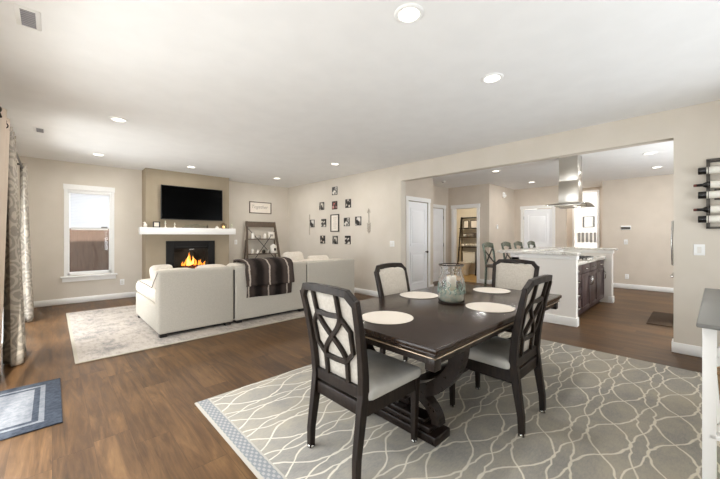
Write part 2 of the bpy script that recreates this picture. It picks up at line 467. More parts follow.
# kitchen shell
struct(MB().box(5.22, 5.77, 4.5, 4.62, 0, H).box(6.6, 6.81, 4.5, 4.62, 0, H).box(5.77, 6.6, 4.5, 4.62, 2.13, H).box(6.69, 6.81, 4.62, 5.15, 0, H).build('wall_pantry', kit_m))
struct(MB().box(6.69, 7.6, 5.15, 5.27, 0, H).box(8.4, 8.72, 5.15, 5.27, 0, H).box(7.6, 8.4, 5.15, 5.27, 2.12, H).build('wall_hall', kit_m))
struct(MB().box(8.6, 8.72, 4.96, 5.15, 0, H).box(8.6, 8.72, 3.9, 4.25, 0, H).box(8.6, 8.72, 4.25, 4.96, 2.12, H).build('wall_bathroom', kit_m))
struct(MB().box(8.72, XK+.12, 3.9, 4.02, 0, H).build('wall_step', kit_m))
struct(MB().box(XK, XK+.12, 3.65, 3.9, 0, H).box(XK, XK+.12, 2.52, 2.84, 0, H).box(XK, XK+.12, 2.84, 3.65, 2.12, H).build('wall_kitchen_door', kit_m))
struct(MB().box(XK, XK+.12, -2.1, 1.70, 0, H).build('wall_kitchen', kit_m))
struct(MB().box(11.5, 11.62, 2.56, 3.3, 0, H).box(11.5, 11.62, 1.2, 2.01, 0, H).box(11.5, 11.62, 2.01, 2.56, 2.6, H).box(XK+.12, 11.5, 3.2, 3.3, 0, H).box(XK+.12, 11.5, 1.2, 1.3, 0, H).build('wall_entry', kit_m))
struct(MB().box(13.5, 13.62, .2, 4.2, 0, H).box(11.62, 13.5, 4.1, 4.2, 0, H).build('wall_front_room', mat('front_room_white', 'f4f2ee', .9)))
struct(MB().box(5.22, 5.4, -2.15, -2.0, 0, H).box(8.2, XK, -2.15, -2.0, 0, H).box(5.4, 8.2, -2.15, -2.0, 0, .9).box(5.4, 8.2, -2.15, -2.0, 2.35, H).build('wall_kitchen_back', kit_m))
struct(MB().box(10.4, 10.5, 4.02, 6.4, 0, H).box(8.6, 8.72, 5.27, 6.4, 0, H).box(8.72, 10.4, 6.3, 6.4, 0, H).build('wall_bathroom_back', mat('bathroom_paint', 'd8cfbd', .9)))
struct(MB().box(8.6, 10.4, 4.02, 6.3, 0, .012).build('floor_bathroom', bath_floor))

def base(name, m=white_m, *boxes):
    w = MB()
    for b in boxes: w.box(*b, 0, .115, .004, 1)
    return struct(w.build(name, m))
base('baseboard_far', white_m, (XL, 1.42, YF-.016, YF), (3.16, XR, YF-.016, YF))
base('baseboard_right', white_m, (XR-.016, XR, OY1-.016, YF-.016), (XR-.016, XR, YB, OY0+.016), (XR, XR+.166, OY0, OY0+.016), (XR, XR+.166, OY1-.016, OY1))
base('baseboard_left', white_m, (XL, XL+.016, 7.06, YF-.016))
base('baseboard_kitchen', white_m, (XK-.016, XK, -2, 1.70), (XK-.016, XK, 2.52, 2.77), (8.6, XK-.016, 3.884, 3.9), (8.584, 8.6, 3.884, 4.17))
base('baseboard_pantry', white_m, (5.22, 5.7, 4.484, 4.5), (6.67, 6.826, 4.484, 4.5))

# windows ------------------------------------------------------------
def window_far():
    w = MB()
    w.box(WX0-.05, WX0, YF-.02, YF, WZ0-.02, WZ1+.02).box(WX1, WX1+.05, YF-.02, YF, WZ0-.02, WZ1+.02)
    w.box(WX0-.06, WX1+.06, YF-.024, YF, WZ1+.0, WZ1+.1)
    for a, b in ((WX0, WX0+.03), (WX1-.03, WX1)): w.box(a, b, YF+.005, YF+.09, WZ0, WZ1)
    w.box(WX0, WX1, YF+.005, YF+.09, WZ1-.03, WZ1).box(WX0, WX1, YF+.005, YF+.09, WZ0, WZ0+.06)
    w.box(WX0+.05, WX1-.05, YF+.02, YF+.07, 1.43, 1.475)
    o = struct(w.build('window_1', sash_m))
    MB().box(WX0-.1, WX1+.1, YF-.06, YF+.01, WZ0-.045, WZ0-.01, .005).box(WX0-.075, WX1+.075, YF-.02, YF, WZ0-.12, WZ0-.045).build('window_sill', sash_m, o)
    MB().box(WX0+.05, WX1-.05, YF+.075, YF+.08, WZ0+.06, WZ1-.05).build('window_pane', pane_m, o)
    MB().box(WX1-.16, WX1-.06, YF+.0, YF+.02, 1.475, 1.5, .004).build('sash_lock', mat('sash_lock_grey', '8b8983', .4), o)
window_far()
t = thing('window_shade', 'white cellular shade drawn halfway down the fireplace wall window', 'window shade', (.55, YF+.03, 2.15))
MB().box(-.33, .33, -.03, .012, -.01, .055, .006).build('headrail', sash_m, t)
w = MB(); n = 44
pts = [(-.006 if k % 2 else .0, -.01 - k*(.66/n)) for k in range(n+1)]
vs = []; fs = []
for k, (dy, z) in enumerate(pts): vs += [(-.30, dy, z), (.30, dy, z)]
for k in range(n): fs.append((2*k, 2*k+1, 2*k+3, 2*k+2))
w.raw(vs, fs); MB.build(w, 'shade_fabric', shade_m, t)
MB().box(-.302, .302, -.018, .004, -.69, -.668, .004).build('bottom_rail', sash_m, t)
def slider(name, y0, y1, z1):
    w = MB()
    w.box(XL-.1, XL+.0, y0, y0+.06, 0, z1).box(XL-.1, XL+.0, y1-.06, y1, 0, z1).box(XL-.1, XL, y0, y1, z1-.06, z1).box(XL-.1, XL, y0, y1, 0.002, .06)
    m_ = (y0+y1)/2; w.box(XL-.08, XL-.02, m_-.04, m_+.04, .06, z1-.06)
    o = struct(w.build(name, sash_m))
    MB().box(XL-.055, XL-.05, y0+.06, y1-.06, .06, z1-.06).build('window_pane', pane_m, o)
slider('window_2', 5.2, 7.0, 2.25); slider('added_window_3', .4, 4.1, 2.35)  # second slider is unseen, added to let light in
w = MB(); struct(w.box(1.6, 1.66, YB-.1, YB, .6, 2.4).box(4.34, 4.4, YB-.1, YB, .6, 2.4).box(1.66, 4.34, YB-.1, YB, 2.34, 2.4).box(1.66, 4.34, YB-.1, YB, .6, .66).build('added_window_4', sash_m))  # unseen rear opening, added to light the room
struct(MB().box(5.4, 5.46, -2.1, -2.0, .9, 2.35).box(8.14, 8.2, -2.1, -2.0, .9, 2.35).box(5.46, 8.14, -2.1, -2.0, 2.29, 2.35).box(5.46, 8.14, -2.1, -2.0, .9, .96).build('added_window_5', sash_m))  # unseen kitchen opening, added for its light
# doors --------------------------------------------------------------
def panel_door(name, origin, rz, width, knob_side, casing=True, height=2.1):
    """local: x along the wall 0..width, faces -y"""
    o = bpy.data.objects.new(name, None); COL.objects.link(o); o.location = origin; o.rotation_euler = (0, 0, rz); struct(o)
    w = MB().box(.003, width-.003, .02, .055, .01, height)
    for z0, z1 in ((.22, .92), (1.1, height-.16)):
        for a, b in ((.13, width-.13),):
            w.box(a-.018, a, .008, .02, z0-.018, z1+.018).box(b, b+.018, .008, .02, z0-.018, z1+.018).box(a, b, .008, .02, z1, z1+.018).box(a, b, .008, .02, z0-.018, z0)
            w.box(a+.05, b-.05, .012, .02, z0+.05, z1-.05, .006)
    l = w.build('door_leaf', door_m, o)
    kx = .07 if knob_side < 0 else width-.07
    MB().cyl((kx, .02, .93), (kx, -.02, .93), .012).lathe([(.008, 0), (.027, .008), (.03, .022), (.018, .036), (0.001, .04)], 16, M=Matrix.Translation((kx, -.018, .93)) @ Matrix.Rotation(R(90), 4, 'X')).build('door_knob', bronze_m, l)
    hx = 0.0 if knob_side > 0 else width
    h = MB()
    for z in (.25, 1.05, 1.85): h.cyl((hx, .008, z-.05), (hx, .008, z+.05), .008, n=8)
    h.build('hinge', bronze_m, l)
    if casing:
        MB().box(-.08, 0, -.018, .0, 0, height+.1).box(width, width+.08, -.018, .0, 0, height+.1).box(-.095, width+.095, -.022, .0, height+.015, height+.11).build('door_casing', white_m, o)
    return o
panel_door('door_1', (5.80, 4.498, 0), 0, .78, 1)
panel_door('door_2', (7.62, 5.148, 0), 0, .72, -1)
panel_door('door_4', (XK-.002, 3.63, 0), R(-90), .77, 1)
struct(MB().box(8.58, 8.6, 4.17, 4.25, 0, 2.2).box(8.58, 8.6, 4.96, 5.04, 0, 2.2).box(8.575, 8.6, 4.155, 5.055, 2.12, 2.215).box(8.6, 8.722, 4.25, 4.262, 0, 2.108).box(8.6, 8.722, 4.948, 4.96, 0, 2.108).box(8.6, 8.722, 4.25, 4.96, 2.108, 2.12).build('door_3', white_m))
struct(MB().box(11.48, 11.5, 1.95, 2.01, 0, 2.66).box(11.48, 11.5, 2.56, 2.62, 0, 2.66).box(11.48, 11.5, 2.01, 2.56, 2.6, 2.66).build('trim_1', white_m))
# outside
sbox('ground', grass_m, -14, 18, YF+.4, 30, -.2, -.12)
sbox('ground_patio', mottled('patio_concrete', 'bdb8b0', 'aaa59d', 6, .9), -14, -.7, -10, YF+.4, -.2, -.12)
t = thing('wooden_fence', 'brown cedar board fence standing outside beyond the window', 'fence', (0, 11, -.12))
w = MB()
for k in range(30):
    x0 = -1.7 + k*.145; w.box(x0, x0+.144, -.01 - .006*(k % 2), .012, .03, 1.62 + .004*(k % 3))
w.build('fence_boards', fence_m, t)
MB().box(-1.72, 2.67, .012, .05, .3, .39).box(-1.72, 2.67, .012, .05, 1.25, 1.34).build('fence_rail', fence_m, t)
for x in (-1.5, .55, 2.5): MB().box(x, x+.09, .05, .14, 0, 1.55).build('fence_post', fence_m, t)

# ================================================================== CEILING FIXTURES
def can_light(loc, label):
    t = thing('recessed_light', label, 'ceiling light', loc, 0, 'round recessed ceiling lights')
    MB().lathe([(.068, -.002), (.068, -.008), (.082, -.010), (.094, -.004), (.096, 0)], 32, cap=False).build('trim_ring', sash_m, t)
    MB().lathe([(.069, -.001), (.069, -.006), (.05, -.008), (.001, -.009)], 32, cap=False).build('lens', lens_m, t)
    light('lamp_light', 'AREA', (0, 0, -.014), (0, 0, 0), CAN_POWER, (1, .97, .93), t, shape='DISK', size=.13)
for loc, lab in [((1.66, 1.28), 'recessed light over the near end of the dining table, largest in the photo'),
                 ((2.88, 1.28), 'recessed light over the dining table end next to the kitchen opening'),
                 ((.59, 4.9), 'recessed light over the faded rug, nearer the curtains'),
                 ((.59, 7.25), 'small recessed light in front of the tall window'),
                 ((2.08, 7.22), 'recessed light in front of the television'),
                 ((4.02, 7.18), 'recessed light above the leaning ladder shelf'),
                 ((4.05, 4.95), 'recessed light beside the photo tile wall'),
                 ((7.05, 3.05), 'kitchen recessed light above the nearest bar stools'),
                 ((9.18, 3.02), 'kitchen recessed light in front of the white closed door'),
                 ((7.45, .56), 'kitchen recessed light close behind the opening header, beside the hood'),
                 ((9.06, .57), 'kitchen recessed light in front of the thermostat wall')]:
    can_light((loc[0], loc[1], H), lab)
def vent(loc, lx, ly, label, dark):
    t = thing('ceiling_vent', label, 'vent', loc)
    MB().box(-lx/2, lx/2, -ly/2, ly/2, -.006, 0, .003, 1).build('vent_frame', sash_m, t)
    w = MB(); n = 9
    for k in range(n):
        y = -ly/2 + .03 + (ly-.06)*k/(n-1); w.box(-lx/2+.025, lx/2-.025, y-.004, y+.004, -.011, -.006)
    w.build('louver', dark, t)
    MB().box(-lx/2+.026, lx/2-.026, -ly/2+.026, ly/2-.026, -.008, -.006).build('vent_opening', mat('vent_shadow', '8d8b8f', .9), t)
grille_m = mat('vent_grey', 'a5a4a6', .6)
vent((-.112, 3.03, H), .12, .26, 'grey slatted ceiling vent near the curtain side, larger in the photo', grille_m)
vent((-.117, 6.12, H), .12, .26, 'small grey ceiling vent above the space between the curtains', grille_m)
t = thing('smoke_detector', 'small white round smoke detector on the kitchen ceiling near the pantry', 'smoke detector', (7.35, 4.56, H))
MB().lathe([(.065, 0), (.065, -.02), (.05, -.035), (.001, -.037)], 24, cap=False).build('detector_body', sash_m, t)
MB().lathe([(.03, -.034), (.03, -.04), (.001, -.041)], 16, cap=False).build('sensor_grille', grille_m, t)

# ================================================================== DINING AREA
tag(MB().box(RX0, RX1, RY0, RY1, .002, .012, .004).build('trellis_rug', rug_m), 'large grey blue rug with cream trellis lines under the dining table', 'rug')
RT = .012
def make_table():
    t = thing('dining_table', 'dark espresso trestle dining table on the trellis rug', 'table', (2.393, 1.43, RT))
    L, Wd, top = 1.05, .56, .76 - RT
    MB().box(-L, L, -Wd, Wd, top-.03, top, .006).box(-L+.012, L-.012, -Wd+.012, Wd-.012, top-.045, top-.03, .004).build('tabletop', top_m, t)
    w = MB(); a = .035; z0, z1 = top-.10, top-.045
    w.box(-L+a, L-a, -Wd+a, -Wd+a+.025, z0, z1).box(-L+a, L-a, Wd-a-.025, Wd-a, z0, z1).box(-L+a, -L+a+.025, -Wd+a, Wd-a, z0, z1).box(L-a-.025, L-a, -Wd+a, Wd-a, z0, z1)
    ap = w.build('apron', wood_dark, t)
    b = MB(); e = .022
    b.box(-L+a-e, L-a+e, -Wd+a-e, -Wd+a, z1-.016, z1-.008, .003).box(-L+a-e, L-a+e, Wd-a, Wd-a+e, z1-.016, z1-.008, .003)
    b.box(-L+a-e, -L+a, -Wd+a-e, Wd-a+e, z1-.016, z1-.008, .003).box(L-a, L-a+e, -Wd+a-e, Wd-a+e, z1-.016, z1-.008, .003)
    b.build('apron_moulding', mat('moulding_highlight', 'b9a48c', .25, .6), ap)  # pale metallic colour stands in for the highlight along the bead
    for sx in (-1, 1):
        for sy in (-1, 1):
            x, y = sx*(L-.055), sy*(Wd-.055)
            MB().box(x-.03, x+.03, y-.03, y+.03, z0-.028, z1, .004).build('corner_block', wood_dark, t)
    for sx in (-1, 1):
        cx = sx*.61
        p = MB()
        n = 18
        zm = .25
        for s in (-1, 1):     # upper bowl-shaped arc and lower spreading arc
            up = [(cx, s*.45*cos(f), z0+.01 - (z0+.01-zm)*sin(f)) for f in [R(88)*k/n for k in range(n+1)]]
            p.bar(up, [.075]*(n+1), [.075+.02*(k/n) for k in range(n+1)], (1, 0, 0))
            lo = [(cx, s*(.02+.27*sin(f)), .10 + (zm+.02-.10)*cos(f)) for f in [R(90)*k/n for k in range(n+1)]]
            p.bar(lo, .07, .06, (1, 0, 0))
        p.box(cx-.05, cx+.05, -.06, .06, zm-.07, zm+.05, .01)
        p.box(cx-.05, cx+.05, -.47, .47, z0-.035, z0+.005, .004)
        pd = p.build('pedestal', wood_dark, t)
        f = MB().box(cx-.085, cx+.085, -.325, .325, .0, .055, .006).box(cx-.07, cx+.07, -.27, .27, .055, .088, .006).box(cx-.055, cx+.055, -.22, .22, .088, .118, .006)
        f.build('pedestal_foot', wood_dark, pd)
    MB().box(-.6, .6, -.05, .05, .12, .225, .008).build('stretcher', wood_dark, t)
    return t
make_table()
def make_chair(label):
    """faces +y; origin on the floor under the seat centre"""
    t = thing('dining_chair', label, 'chair', (0, 0, RT), 0, 'dining chairs around the trestle table')
    def back_y(z): # post curve
        pts = [(0, -.265), (.12, -.262), (.30, -.235), (.45, -.215), (.60, -.225), (.80, -.262), (1.0, -.31)]
        for (a, ya), (b, yb) in zip(pts, pts[1:]):
            if z <= b: u = (z-a)/(b-a); u = u*u*(3-2*u) if False else u; return ya + (yb-ya)*u
        return pts[-1][1]
    Z = [0, .06, .12, .2, .3, .38, .45, .55, .65, .75, .85, .93, .968]
    for s in (-1, 1):
        pts = [(s*(.205 + .03*max(0, z-.4)/.57), back_y(z), z) for z in Z]
        MB().bar(pts, [.036+.006*min(1, z/.4) for z in Z], [.036 + .016*min(1, z/.35) if z < .5 else .052-.022*(z-.5)/.47 for z in Z], (1, 0, 0)).build('back_post', chair_wood, t, bev=.004)
        MB().cyl((s*.205, -.2655, -.001), (s*.205, -.2645, .018), .021, .021, 12).build('glide', chrome_m, t)
        lg = MB().bar([(s*.205, .235, 0), (s*.207, .238, .2), (s*.21, .24, .405)], [.03, .036, .046], [.03, .036, .046], (1, 0, 0)).build('front_leg', chair_wood, t, bev=.003)
        MB().cyl((s*.205, .235, -.002), (s*.205, .235, .014), .0175, n=10).build('glide', chrome_m, lg)
    w = MB().box(-.185, .185, .222, .25, .33, .405, .004)
    for s in (-1, 1): w.bar([(s*.208, -.2, .368), (s*.21, .225, .368)], .026, .075, (1, 0, 0))
    w.box(-.185, .185, -.232, -.205, .33, .405, .004)
    w.build('seat_frame', chair_wood, t)
    MB().cushion(-.245, .245, -.205, .275, .405, .475, .03, .018, 10).build('seat_cushion', linen_grey, t)
    # curved crest rail with clipped shoulders, bottom rail and lattice, all following the back's lean
    def bp(u, z, dy=0): return Vector((u*(.205 + .03*max(0, z-.4)/.57), back_y(z) + dy - .018*(1-u*u)*max(0, min(1, (z-.5)/.4)), z))
    w = MB()
    crest = [bp(u, z) for u, z in ((-1.03, .935), (-.78, .998), (-.4, 1.004), (0, 1.006), (.4, 1.004), (.78, .998), (1.03, .935))]
    w.bar(crest, .034, .044, (0, 1, 0))
    w.build('crest_rail', chair_wood, t, bev=.004)
    MB().bar([bp(-.95, .452), bp(0, .45), bp(.95, .452)], .03, .062, (0, 1, 0)).build('lower_rail', chair_wood, t, bev=.003)
    w = MB(); z0, z1 = .475, .99
    def P(u, v): return bp(u, z0 + (z1-z0)*v, -.004)
    def strip(pts, n=6, wd=.022):
        q = []
        for (a, b), (c, d) in zip(pts, pts[1:]):
            for k in range(n): q.append(P(a+(c-a)*k/n, b+(d-b)*k/n))
        q.append(P(*pts[-1])); w.bar(q, .018, wd, (0, 1, 0))
    def curve(f, n=16):
        w.bar([P(*f(k/n)) for k in range(n+1)], .02, .024, (0, 1, 0))
    for s in (-1, 1):
        strip([(s*.44, 1), (s*.44, .74)]); strip([(s*.44, .24), (s*.44, 0)])
        strip([(s*.44, .74), (s*.72, .60), (s*.72, .36), (s*.44, .24)])
        curve(lambda k, s=s: (s*.44*cos(pi*k), .76 - .54*k))
    strip([(-.44, .75), (0, .735), (.44, .75)], 6, .026); strip([(-.44, .23), (0, .22), (.44, .23)], 6, .026)
    w.build('lattice', chair_wood, t)
    # upholstered front of the back
    vs = []; fs = []; nu, nv = 10, 12
    for side in (0, 1):
        for i in range(nv+1):
            v = i/nv; z = .475 + (.978-.475)*v
            for j in range(nu+1):
                u = -1 + 2*j/nu
                uu = u*.93; zz = z
                if v > .95: zz -= .03*max(0, abs(u)-.75)/.25
                b = bp(uu, zz); pad = .016 + (.022*(1-u**4)*(1-(2*v-1)**4) if side else 0)
                vs.append(b + Vector((0, pad + (.0 if side else -.008), 0)))
    N = (nu+1)*(nv+1)
    for i in range(nv):
        for j in range(nu):
            a = i*(nu+1)+j; fs.append((a, a+1, a+nu+2, a+nu+1)); fs.append((N+a, N+a+nu+1, N+a+nu+2, N+a+1))
    per = [j for j in range(nu+1)] + [i*(nu+1)+nu for i in range(1, nv+1)] + [nv*(nu+1)+j for j in range(nu-1, -1, -1)] + [i*(nu+1) for i in range(nv-1, 0, -1)]
    for a, b in zip(per, per[1:]+per[:1]): fs.append((a, b, N+b, N+a))
    MB().raw(vs, fs, True).build('back_panel', linen_m, t)
    return t
c0 = make_chair('lattice back dining chair at the near table end, seen from behind')
c0.location = (1.42, 1.44, RT); c0.rotation_euler = (0, 0, R(-90))
dup(c0, (2.41, 1.05, RT), 0, 'lattice back dining chair pulled to the long side facing the jar, seen edge-on')
dup(c0, (2.46, 1.80, RT), R(180+5), 'dining chair facing the camera, between the table and the photo tile wall')
dup(c0, (3.57, 1.45, RT), R(90), 'dining chair at the table end nearest the kitchen island')
for (x, y), lab in [((1.63, 1.44), 'round cream placemat at the near table end'), ((2.457, 1.78), 'round cream placemat on the far long side, behind the jar'),
                    ((2.43, 1.10), 'round cream placemat in front of the edge-on chair'), ((3.2, 1.43), 'round cream placemat at the table end nearest the island')]:
    o = MB().lathe([(.001, 0), (.17, 0), (.176, .002), (.176, .004), (.171, .0055), (.001, .0055)], 48, cap=False).build('placemat', plate_m, loc=(x, y, .7605))
    tag(o, lab, 'placemat', 'round placemats on the dining table')
t = thing('candle_jar', 'wide mouthed glass jar holding a candle on the dining table', 'jar', (2.40, 1.41, .7605))
po = [(.001, 0), (.095, 0), (.103, .008), (.105, .03), (.105, .17), (.101, .2), (.084, .24), (.078, .265), (.086, .29), (.1, .305), (.102, .312)]
pi_ = [(r-.004, z) for r, z in po[::-1] if z > .02] + [(.099, .012), (.001, .012)]
MB().lathe(po + pi_, 40, cap=False).build('jar_glass', glass_m, t)
MB().lathe([(.103, 0), (.107, 0), (.108, .012), (.104, .014)], 40, cap=False).build('metal_base', bronze_m, t)
MB().tube([(.1*cos(2*pi*k/40), .1*sin(2*pi*k/40), .313) for k in range(40)], .0035, 8, True).build('metal_rim', bronze_m, t)
MB().lathe([(.001, .0125), (.097, .0125), (.097, .085), (.07, .1), (.001, .096)], 32, cap=False).build('sand_fill', sand_m, t)
cn = MB().lathe([(.001, .09), (.04, .09), (.04, .215), (.036, .22), (.001, .214)], 28, cap=False).build('candle', candle_m, t)
MB().cyl((0, 0, .212), (0, 0, .228), .0015, n=6).build('wick', black_m, cn)
w = MB(); rr = random.Random(3)
for k in range(16):       # teal seaweed motif on the glass
    a = 2*pi*k/16 + rr.uniform(-.1, .1); h = rr.uniform(.06, .11); w.tube([(.1062*cos(a+.12*sin(q*1.7)), .1062*sin(a+.12*sin(q*1.7)), .08+h*q/6) for q in range(7)], [.006-.0007*q for q in range(7)], 6)
w.build('seaweed_motif', teal_m, t)

# ================================================================== CONSOLE + WINE RACK
t = thing('console_table', 'white console table with grey top at the frame edge below the wine rack', 'console table', (2.1765, -.4478, RT), R(-1.72))
MB().box(0, 1.53, 0, .45, .868, .888, .006).build('top', console_top, t)
for x in (.035, 1.43):
    for y in (.03, .384): MB().box(x, x+.05, y, y+.047, 0, .868, .003).build('leg', white_m, t)
MB().box(.1, 1.43, .385, .41, .76, .868).box(.1, 1.43, .04, .065, .76, .868).box(.045, .085, .096, .352, .79, .868).box(1.45, 1.49, .096, .352, .79, .868).build('apron', white_m, t)
MB().box(.035, 1.49, .035, .41, .35, .375, .003).build('lower_shelf', white_m, t)
for x in (.06, 1.47): MB().bar([(x, .096, .39), (x, .384, .775)], .025, .03, (1, 0, 0)).bar([(x+.001, .384, .39), (x+.001, .096, .775)], .025, .03, (1, 0, 0)).build('cross_brace', white_m, t)
t = thing('woven_basket', 'woven brown basket on the lower shelf of the console', 'basket', (2.55, -.22, .387))
w = MB().lathe([(.001, 0), (.12, 0), (.135, .04), (.145, .2), (.15, .21), (.138, .2), (.128, .03), (.001, .012)], 28, cap=False); w.build('basket_body', wicker_brown, t)
MB().tube([(.148*cos(2*pi*k/32), .148*sin(2*pi*k/32), .207) for k in range(32)], .009, 8, True).build('basket_rim', wicker_brown, t)
t = thing('wire_bowl', 'black metal bowl standing on the grey console top', 'bowl', (3.1, -.25, .9))
w = MB()
for k in range(5): 
    r, z = .07+.018*k, .008+.018*k; w.tube([(r*cos(2*pi*q/28), r*sin(2*pi*q/28), z) for q in range(28)], .004, 6, True)
for k in range(14):
    a = 2*pi*k/14; w.tube([((.07+.018*q)*cos(a), (.07+.018*q)*sin(a), .008+.018*q) for q in range(5)], .0035, 6)
w.build('wire_body', black_m, t)
MB().lathe([(.001, .004), (.07, .004), (.07, .012), (.001, .012)], 28, cap=False).build('bowl_base', black_m, t)

t = thing('wine_rack', 'dark metal wall rack holding wine bottles beside the kitchen opening', 'wine rack', (XR, -.16, 1.39))
for y in (.075, -.125): MB().box(-.03, -.012, y-.014, y+.014, 0, .73, .002).build('rail', rack_m, t)
MB().box(-.03, -.012, -.14, .09, .715, .738, .002).box(-.03, -.012, -.14, .09, -.004, .018, .002).build('cross_bar', rack_m, t)
MB().box(-.012, 0, -.03, .03, .3, .42).box(-.012, -.0, -.11, .06, .7, .73).build('wall_mount', rack_m, t)
rows = [2.0, 1.85, 1.743, 1.59, 1.487]
hp = MB()
for z in rows:
    zz = z - 1.39
    for y in (.075, -.125): hp.tube([(-.075 + .043*cos(a), y, zz + .043*sin(a)) for a in [2*pi*k/20 for k in range(20)]], .003, 6, True)
hp.build('bottle_ring', rack_m, t)
for k, z in enumerate(rows):
    flip = k % 2
    lab = ['wine bottle on the topmost rung, dark base outward', 'wine bottle on the second rung, burgundy neck outward', 'wine bottle on the middle rung, dark base outward',
           'wine bottle on the second rung from the bottom, burgundy neck outward', 'wine bottle on the bottom rung, dark base outward'][k]
    b = thing('wine_bottle', lab + ' of the wall rack', 'bottle', (XR-.075, -.01 if not flip else .025, z), 0, 'wine bottles in the wall rack')
    M = Matrix.Rotation(R(90), 4, 'X') if not flip else Matrix.Translation((0, -.30, 0)) @ Matrix.Rotation(R(-90), 4, 'X')
    MB().lathe([(.001, .002), (.034, 0), (.0375, .006), (.0375, .185), (.03, .21), (.016, .232), (.0145, .297), (.001, .298)], 28, M=M, cap=False).build('bottle_body', bottle_m, b)
    MB().lathe([(.0152, .225), (.0150, .298), (.001, .3)], 20, M=M, cap=False).build('neck_foil', foil_red, b)
    MB().lathe([(.0379, .062), (.0382, .063), (.0382, .175), (.0379, .176)], 28, M=M, cap=False).build('label', label_m, b)

def wall_plate(name, label, cat, loc, rz, w_, h_, kind, gang=1):
    t = thing(name, label, cat, loc, rz)
    MB().box(-w_/2, w_/2, -.007, 0, -h_/2, h_/2, .002).build('cover_plate', sash_m, t)
    p = MB()
    for g in range(gang):
        x = (g-(gang-1)/2)*.046
        if kind == 'switch': p.box(x-.016, x+.016, -.011, -.007, -.033, .033, .002)
        else: p.box(x-.017, x+.017, -.010, -.007, .006, .036, .003).box(x-.017, x+.017, -.010, -.007, -.036, -.006, .003)
    p.build('rocker' if kind == 'switch' else 'socket', mat('switch_white', 'e6e3dd', .35), t)
wall_plate('light_switch', 'white switch plate below the wine rack', 'light switch', (XR, -.02, 1.16), R(-90), .085, .12, 'switch')
wall_plate('light_switch', 'white switch plate between the photo tiles and the kitchen opening', 'light switch', (XR, 4.34, 1.15), R(-90), .12, .12, 'switch', 2)
wall_plate('light_switch', 'white switch beside the mantel shelf, next to the ladder shelf', 'light switch', (3.49, YF, 1.15), 0, .075, .12, 'switch')
wall_plate('light_switch', 'white switch on the kitchen wall under the thermostat', 'light switch', (XK, 1.22, 1.16), R(-90), .075, .12, 'switch')
wall_plate('power_outlet', 'white outlet low on the wall between window and fireplace', 'outlet', (1.07, YF, .34), 0, .075, .12, 'out')
wall_plate('power_outlet', 'white outlet low on the kitchen wall below the thermostat', 'outlet', (XK, 1.2, .3), R(-90), .075, .12, 'out')
t = thing('thermostat', 'dark faced thermostat in a white frame on the kitchen wall', 'thermostat', (XK, 1.22, 1.51), R(-90))
MB().box(-.1, .1, -.02, 0, -.045, .055, .006).build('body', sash_m, t)
MB().box(-.09, .09, -.024, -.02, -.035, .025, .002).build('display', mat('thermostat_dark', '4a443f', .3), t)
t = thing('wall_sensor', 'small white sensor on the hallway wall next to the bathroom doorway', 'sensor', (9.09, 3.9, 1.57))
MB().box(-.04, .04, -.022, 0, -.06, .06, .008).build('body', sash_m, t); MB().box(-.02, .02, -.025, -.022, .01, .04).build('display', grille_m, t)
t = thing('dome_sensor', 'white dome security sensor high on the hallway wall', 'sensor', (9.5, 3.9, 2.5))
MB().cushion(-.06, .06, -.05, 0, -.08, .08, .04).build('housing', sash_m, t)
MB().lathe([(.045, 0), (.04, .03), (.02, .045), (.001, .048)], 20, M=Matrix.Translation((0, -.045, -.02)) @ Matrix.Rotation(R(110), 4, 'X'), cap=False).build('dome', sash_m, t)

# ================================================================== LIVING ROOM
tag(MB().box(.17, 4.15, 4.37, 7.33, .002, .012, .004).build('area_rug', lrug_m), 'faded beige and grey distressed rug under the sofa', 'rug')
t = thing('sectional_sofa', 'cream fabric sectional sofa on the faded rug, backs toward the dining table', 'sofa', (0, 0, RT))
MB().box(0, .01, 0, .01, 0, .01).bm.free()
def sofa_unit(x0, x1, depth, arm):
    u = MB()
    y0 = 4.68
    u.box(x0, x1, y0+.17, y0+depth, .045, .40, .03, 3)
    base_ = u.build('base', sofa_m, t)
    MB().box(x0, x1, y0, y0+.2, .045, .845, .028, 3).build('back_frame', sofa_m, t)
    return base_
b = sofa_unit(.97, 1.925, 1.55, True); sofa_unit(1.945, 3.2, 1.0, False); sofa_unit(3.212, 4.34, 1.0, False)
MB().box(1.925, 1.945, 4.70, 5.5, .08, .8).box(3.2, 3.212, 4.70, 5.5, .08, .8).build('seam', gap_m, t)
MB().cushion(.965, 1.925, 4.88, 6.27, .38, .60, .10, .03, 10).build('chaise_cushion', pillow_m, t)
for a, c in ((1.95, 3.2), (3.215, 4.34)): MB().cushion(a, c, 4.88, 5.72, .38, .56, .06, .02).build('seat_cushion', sofa_m, t)
for a, c, z in ((.975, 1.5, .835), (1.5, 1.93, .86), (1.95, 2.56, .868), (2.57, 3.19, .86), (3.22, 3.78, .855), (3.78, 4.3, .83)):
    MB().cushion(a, c, 4.80, 5.16, .56, z, .09, .015, 8, side=.02).build('back_cushion', pillow_m, t)
w = MB()
w.tube([(.968, 4.72, .83), (.962, 4.9, .7), (.958, 5.0, .61), (.96, 5.4, .615), (.962, 6.0, .61)], .006, 6)
w.build('piping', mat('piping_grey', '8d857b', .9), t)
for (x, y) in ((1.03, 4.75), (1.85, 4.75), (2.02, 4.75), (3.12, 4.75), (3.28, 4.75), (4.26, 4.75), (1.03, 6.15), (1.85, 6.15), (4.26, 5.6)):
    MB().box(x-.04, x+.04, y-.04, y+.04, 0, .05, .004).build('foot', black_m, t)
MB().box(1.0, 4.3, 4.74, 5.6, .02, .047).build('underframe', black_m, t)
